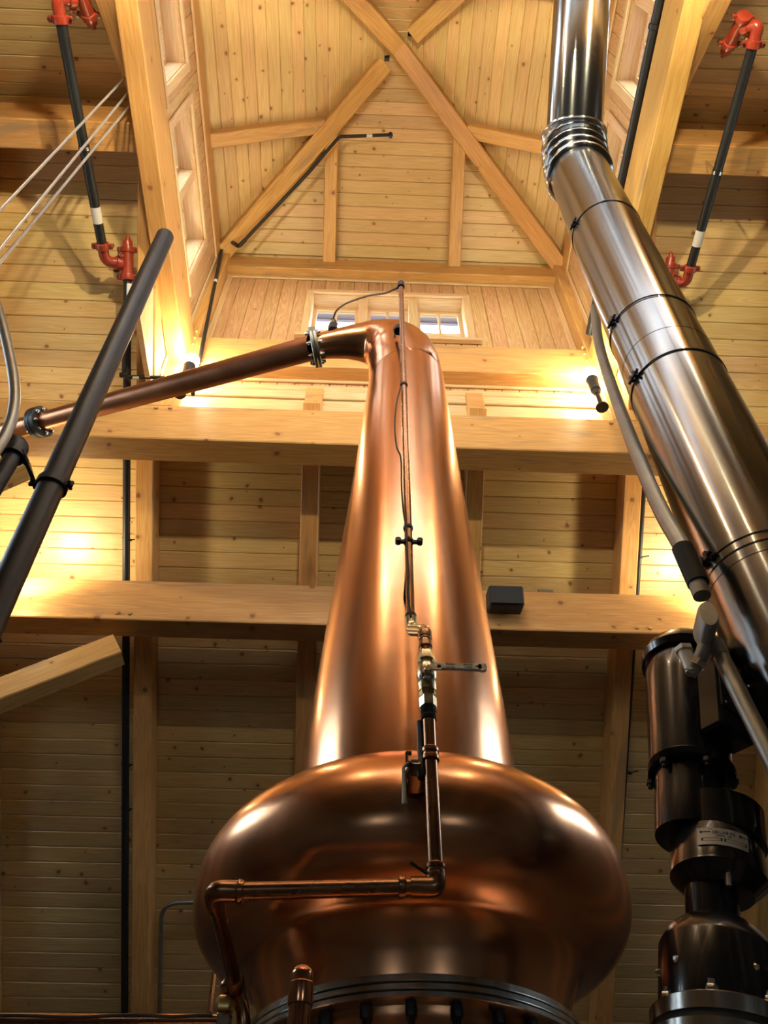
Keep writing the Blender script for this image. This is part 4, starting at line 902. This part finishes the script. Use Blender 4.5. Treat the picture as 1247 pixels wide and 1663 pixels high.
m = MB(); m.tube(arc([V((el.x, el.y, el.z-.045)), V((el.x, el.y, el.z+.025)), V((el.x-.08, el.y, el.z+.025))], .06, 8), .040, n=22); m.lathe((el.x, el.y, el.z-.06), (0, 0, 1), [(.036, 0), (.043, .004), (.043, .03), (.04, .034)], n=22); m.build('elbow', M['black'], be2)
m = MB(); m.tube([V((el.x-.07, el.y, el.z+.025)), V((el.x-1.3, el.y, el.z+.05))], .031, n=22); m.build('side_run', M['black'], be2)
m = MB(); a_, b_ = V((el.x+.03, el.y-.01, el.z-.04)), pc+V((-.062, -.01, 0)); m.tube([a_, b_], .0075, n=10); m.lathe(a_, b_-a_, [(.014, -.01), (.014, .035), (.009, .05)], n=10); m.build('tie_rod', M['black'], be2)
m = MB(); hs_ = spline([V((XL+.02, 1.75, 6.0)), V((-3.2, 1.75, 5.95)), at(-120, 390, 1.75), at(-30, 440, 1.75), at(-4, 500, 1.75), at(12, 560, 1.75), at(23, 620, 1.75), at(23, 662, 1.75), at(12, 700, 1.75), at(-12, 740, 1.75), at(-60, 815, 1.75), V((-1.62, 1.75, 3.0)), V((-1.62, 1.75, 1.5)), V((-1.62, 1.75, 0.0))], 8)
m.tube(hs_, .0215, n=18); tag(m.build('flexible_conduit', M['galv']), 'grey conduit curving in and out at the left edge over the lyne arm', 'conduit')

# ------------------------------------------------------------------ sprinkler pipes with red grooved fittings
def coupling(p, d, r, parent, nm='coupling'):
    d = V(d).normalized(); s_ = d.cross(V((0, 0, 1))) if abs(d.z) < .9 else V((1, 0, 0)); s_.normalize()
    m = MB(); m.lathe(p-d*r*.75, d, [(r*1.1, 0), (r*1.42, r*.15), (r*1.48, r*.75), (r*1.42, r*1.35), (r*1.1, r*1.5)], n=20)
    for q in (-1, 1): m.box(p+s_*q*r*1.75, (r*.9, r*.6, r*1.2), (s_, d.cross(s_), d), r*.12)
    c = m.build(nm, M['red'], parent)
    for q in (-1, 1):
        m = MB(); m.lathe(p+s_*q*r*1.95-d.cross(s_)*r*.6, d.cross(s_), [(r*.28, 0), (r*.28, r*1.2)], n=8); m.lathe(p+s_*q*r*1.95-d.cross(s_)*r*.75, d.cross(s_), [(r*.42, 0), (r*.42, r*.3)], n=6); m.build('bolt', M['chrome'], c)
    return c
def sprinkler_run(label, x, y0, y1, z, side, tee_px, pipe_r):
    """horizontal pipe across under the ridge, elbows at both ends and a tee on the slope pipe"""
    e = empty('sprinkler_pipe', (x, y1, z), label, 'pipe', 'black sprinkler pipes with red fittings'); r = pipe_r
    m = MB(); m.tube([(x, y0, z), (x, y1, z)], r, n=18); m.build('pipe', M['black'], e)
    tp = V(tee_px)
    for yy, sg in ((y0, -1), (y1, 1)):
        end = tp if sg > 0 else V((tp.x, 2*YR-tp.y, tp.z)); o = V((x, yy, z))
        m = MB(); m.tube(arc([o-V((0, sg*.03, 0)), o+V((0, sg*.11, 0)), (o+V((0, sg*.11, 0)))*.35+end*.65], .08, 8), r*1.12, n=18); m.build('elbow', M['red'], e)
        coupling(o+V((0, sg*-.01, 0)), (0, 1, 0), r, e); q = o*.42+end*.58; coupling(q+V((0, sg*.05, 0)), end-o-V((0, sg*.1, 0)), r, e)
        d = SL if sg > 0 else SN
        m = MB(); m.tube([end-d*.10, end+d*.10], r*1.2, n=18); m.build('tee', M['red'], e)
        for s_ in (-1, 1): coupling(end+d*s_*.105, d, r, e)
        m = MB(); m.lathe(end-d*.12, -d, [(r*1.05, 0), (r*1.05, .05), (r*.9, .06), (r*.5, .065), (r*.5, .085), (r*.2, .10)], n=16); m.build('plug', M['red'], e)
    hg = V((x, YR-.0, z+r)); m = MB(); m.lathe((x, YR, z), (0, 1, 0), [(r*1.12, -.012), (r*1.12, .012)], n=16, caps=False); m.tube([hg, V((x, YR, 8.02))], .006, n=8); m.build('hanger', M['chrome'], e)
    m = MB(); m.lathe((x, y1-.25, z), (0, 1, 0), [(r*1.015, -.06), (r*1.015, .06)], n=18, caps=False); m.build('tag_wrap', M['white'], e)
    return e
tl = rp(207, 428, .02)
sprinkler_run('black sprinkler pipe at upper left crossing behind the cables, red elbows at both ends', -2.075, 1.00, 2.52, 7.74, -1, tl, .036)
trp = rp(1087, 455, .02)
sprinkler_run('black sprinkler pipe at upper right, red elbows at both ends, beyond the flue', 2.43, .98, 2.53, 7.74, 1, trp, .034)
e = empty('sprinkler_riser', rp(208, 1000, .05), 'black pipe running down the far slope beside the rafter left of the still', 'pipe')
m = MB(); d_ = tl+SL*.12; m.tube([d_, rp(202, 1700, .03)], .030, n=18); m.build('pipe', M['black'], e)
m = MB(); p = rp(209, 477, .02); m.tube([p-SL*.075, p+SL*.075], .0305, n=18, caps=False); m.build('tag_wrap', M['white'], e)
for py, mt in ((848, 'chrome'), (877, 'black'), (1243, 'black'), (1315, 'black')):
    p = rp(208-(py-850)*.006, py, .03); m = MB(); m.lathe(p, SL, [(.031, -.008), (.034, -.006), (.034, .006), (.031, .008)], n=16); 
    if mt == 'black': m.tube([p, p+V((.11, 0, .02))], .006, n=8); m.lathe(p-V((.03, 0, 0)), (0, -1, 0), [(.012, -.03), (.012, .03)], n=8)
    m.build('hanger', M[mt], e)
m = MB(); d_ = trp+SL*.12; m.tube([d_, rp(1047, 770, .06), rp(995, 1560, .06), rp(985, 1690, .06)], .019, n=16); o = m.build('sprinkler_riser', M['black']); tag(o, 'thin black pipe down the far slope beside the rafter right of the speaker', 'pipe')
for px, py in ((1039, 905), (1022, 1255)):
    p = rp(px, py, .06); m = MB(); m.lathe(p, SL, [(.021, -.008), (.024, -.006), (.024, .006), (.021, .008)], n=14); m.tube([p, p+V((.08, 0, .02))], .006, n=8); m.build('hanger', M['black'], o)
# small branch by the left header
br = empty('branch_pipe', rp(203, 600, .0), 'small black branch pipe with elbow beside the left cupola post base', 'pipe')
m = MB(); m.tube(arc([rp(203, 545, -.06), rp(200, 612, -.06), rp(262, 613, -.06)], .05, 6), .015, n=14); m.build('pipe', M['black'], br)
m = MB(); m.lathe(rp(201, 609, -.06), (1, 0, 0), [(.02, -.03), (.024, 0), (.02, .03)], n=14); m.build('elbow', M['black'], br)
m = MB(); m.tube([rp(216, 613, -.06), rp(226, 613, -.06)], .0158, n=14); m.build('tag_wrap', M['white'], br)
m = MB(); m.lathe(rp(260, 612, -.06), (1, 0, .2), [(.012, 0), (.012, .03), (.02, .032), (.02, .036)], n=12); m.build('sprinkler_head', M['chrome'], br)
tag(timber('lath', at(261, 610, 3.46), at(281, 550, 3.46), .02, .03, (0, -1, 0), M['trim']), 'thin pale lath leaning by the left cupola post base', 'lath')
# pipe inside the cupola, right wall, and the small line to the peak sprinkler
m = MB(); m.tube([(1.935, -.0, 8.34), (1.935, 3.40, 8.34)], .036, n=18); o = tag(m.build('wall_pipe', M['black']), 'thick black pipe along the right cupola wall above the header, right of the flue', 'pipe')
m = MB(); m.lathe((1.935, 1.0, 8.34), (0, 1, 0), [(.036, -.02), (.046, -.016), (.046, .016), (.036, .02)], n=16); m.build('coupling', M['black'], o)
pk = empty('peak_sprinkler_line', at(312, 655, 3.46), 'small black pipe up the left cupola post and along the hip to the peak', 'pipe')
q0, q1, q2_ = at(313, 640, 3.47), at(364, 386, 3.47), at(388, 400, 3.36)
h1p = hipline(-1, 1, 1.10)+V((.13, .06, .06)); h2p = at(551, 222, 2.45)
q5 = at(634, 219, 2.45)
m = MB(); m.tube([q0, q1], .0175, n=12); m.build('post_run', M['black'], pk)
m = MB(); m.tube(arc([q1-V((0, 0, .06)), q1, q2_, q2_+(h1p-q2_).normalized()*.1], .04, 5), .022, n=12); m.build('offset_elbows', M['black'], pk)
m = MB(); m.tube([q2_, at(500, 281, 2.76), h2p], .0175, n=12); m.build('hip_run', M['black'], pk)
m = MB(); m.tube([h2p, q5], .0175, n=12); m.build('peak_run', M['black'], pk)
p = h2p*.42+q5*.58; dd = (q5-h2p).normalized(); m = MB(); m.tube([p-dd*.03, p+dd*.03], .0182, n=12); m.build('tag_wrap', M['white'], pk)
m = MB(); m.lathe(q5, (0, 0, -1), [(.024, -.03), (.024, .02), (.012, .04), (.012, .06)], n=12); m.build('sprinkler_head', M['black'], pk)
m = MB(); m.lathe(q5, (0, 0, -1), [(.016, .05), (.018, .075), (.010, .085)], n=12); m.build('head_cap', M['blue'], pk)
p = q0*.35+q1*.65; dd = (q1-q0).normalized(); m = MB(); m.tube([p-dd*.03, p+dd*.03], .0182, n=12); m.build('tag_wrap', M['white'], pk)
# ------------------------------------------------------------------ three thin steel cables at upper left
for i, (px, py, lab) in enumerate(((207, 122, 'uppermost'), (210, 148, 'middle'), (213, 169, 'lowest'))):
    t_ = atd(px, py, 5.9); g = (0, 341) if i == 0 else ((0, 404) if i == 1 else (0, 426))
    y_ = t_.y; lo = at(g[0], g[1], y_); d_ = (lo-t_).normalized(); tp_ = t_-d_*.25
    m = MB(); m.tube([tp_, t_+d_*(t_.z/-d_.z)], .0075, n=8)
    tag(m.build('steel_cable', M['cable']), '%s of the three thin grey cables slanting at upper left' % lab, 'cable', 'thin grey cables at upper left')

# ------------------------------------------------------------------ speaker and junction box on the lower purlin
sc_ = V((1.065, 4.49, 6.055)); sx_ = V((1, 0, 0)); sn_ = V((0, -math.cos(R(18)), -math.sin(R(18)))); su_ = sx_.cross(sn_)*-1
sp = empty('wall_speaker', sc_, 'small black speaker box fixed to the face of the lower purlin', 'speaker')
m = MB(); m.box(sc_, (.265, .17, .165), (sx_, sn_, su_), .012); m.build('cabinet', M['plastic'], sp)
m = MB(); m.box(sc_+sn_*.088, (.25, .012, .150), (sx_, sn_, su_), .006); m.build('grille', M['rubber'], sp)
m = MB(); m.box(V((1.065, 4.60, 6.06)), (.06, .05, .06)); m.tube([V((1.065, 4.61, 6.06)), sc_], .018, n=10); m.build('mount', M['black'], sp)
jbp = V((1.445, 4.70, 6.32)); j = empty('junction_box', jbp, 'small grey junction box on top of the lower purlin right of the speaker', 'box')
m = MB(); m.box(jbp, (.125, .10, .06), bev=.006); m.build('body', M['galv'], j)
m = MB(); m.tube(spline([jbp+V((-.06, -.02, 0)), jbp+V((-.11, -.04, -.02)), jbp+V((-.16, -.05, -.028))], 5), .006, n=8); m.tube([jbp+V((.06, -.03, -.015)), jbp+V((.28, -.05, -.022))], .005, n=8); m.build('cable', M['wire'], j)
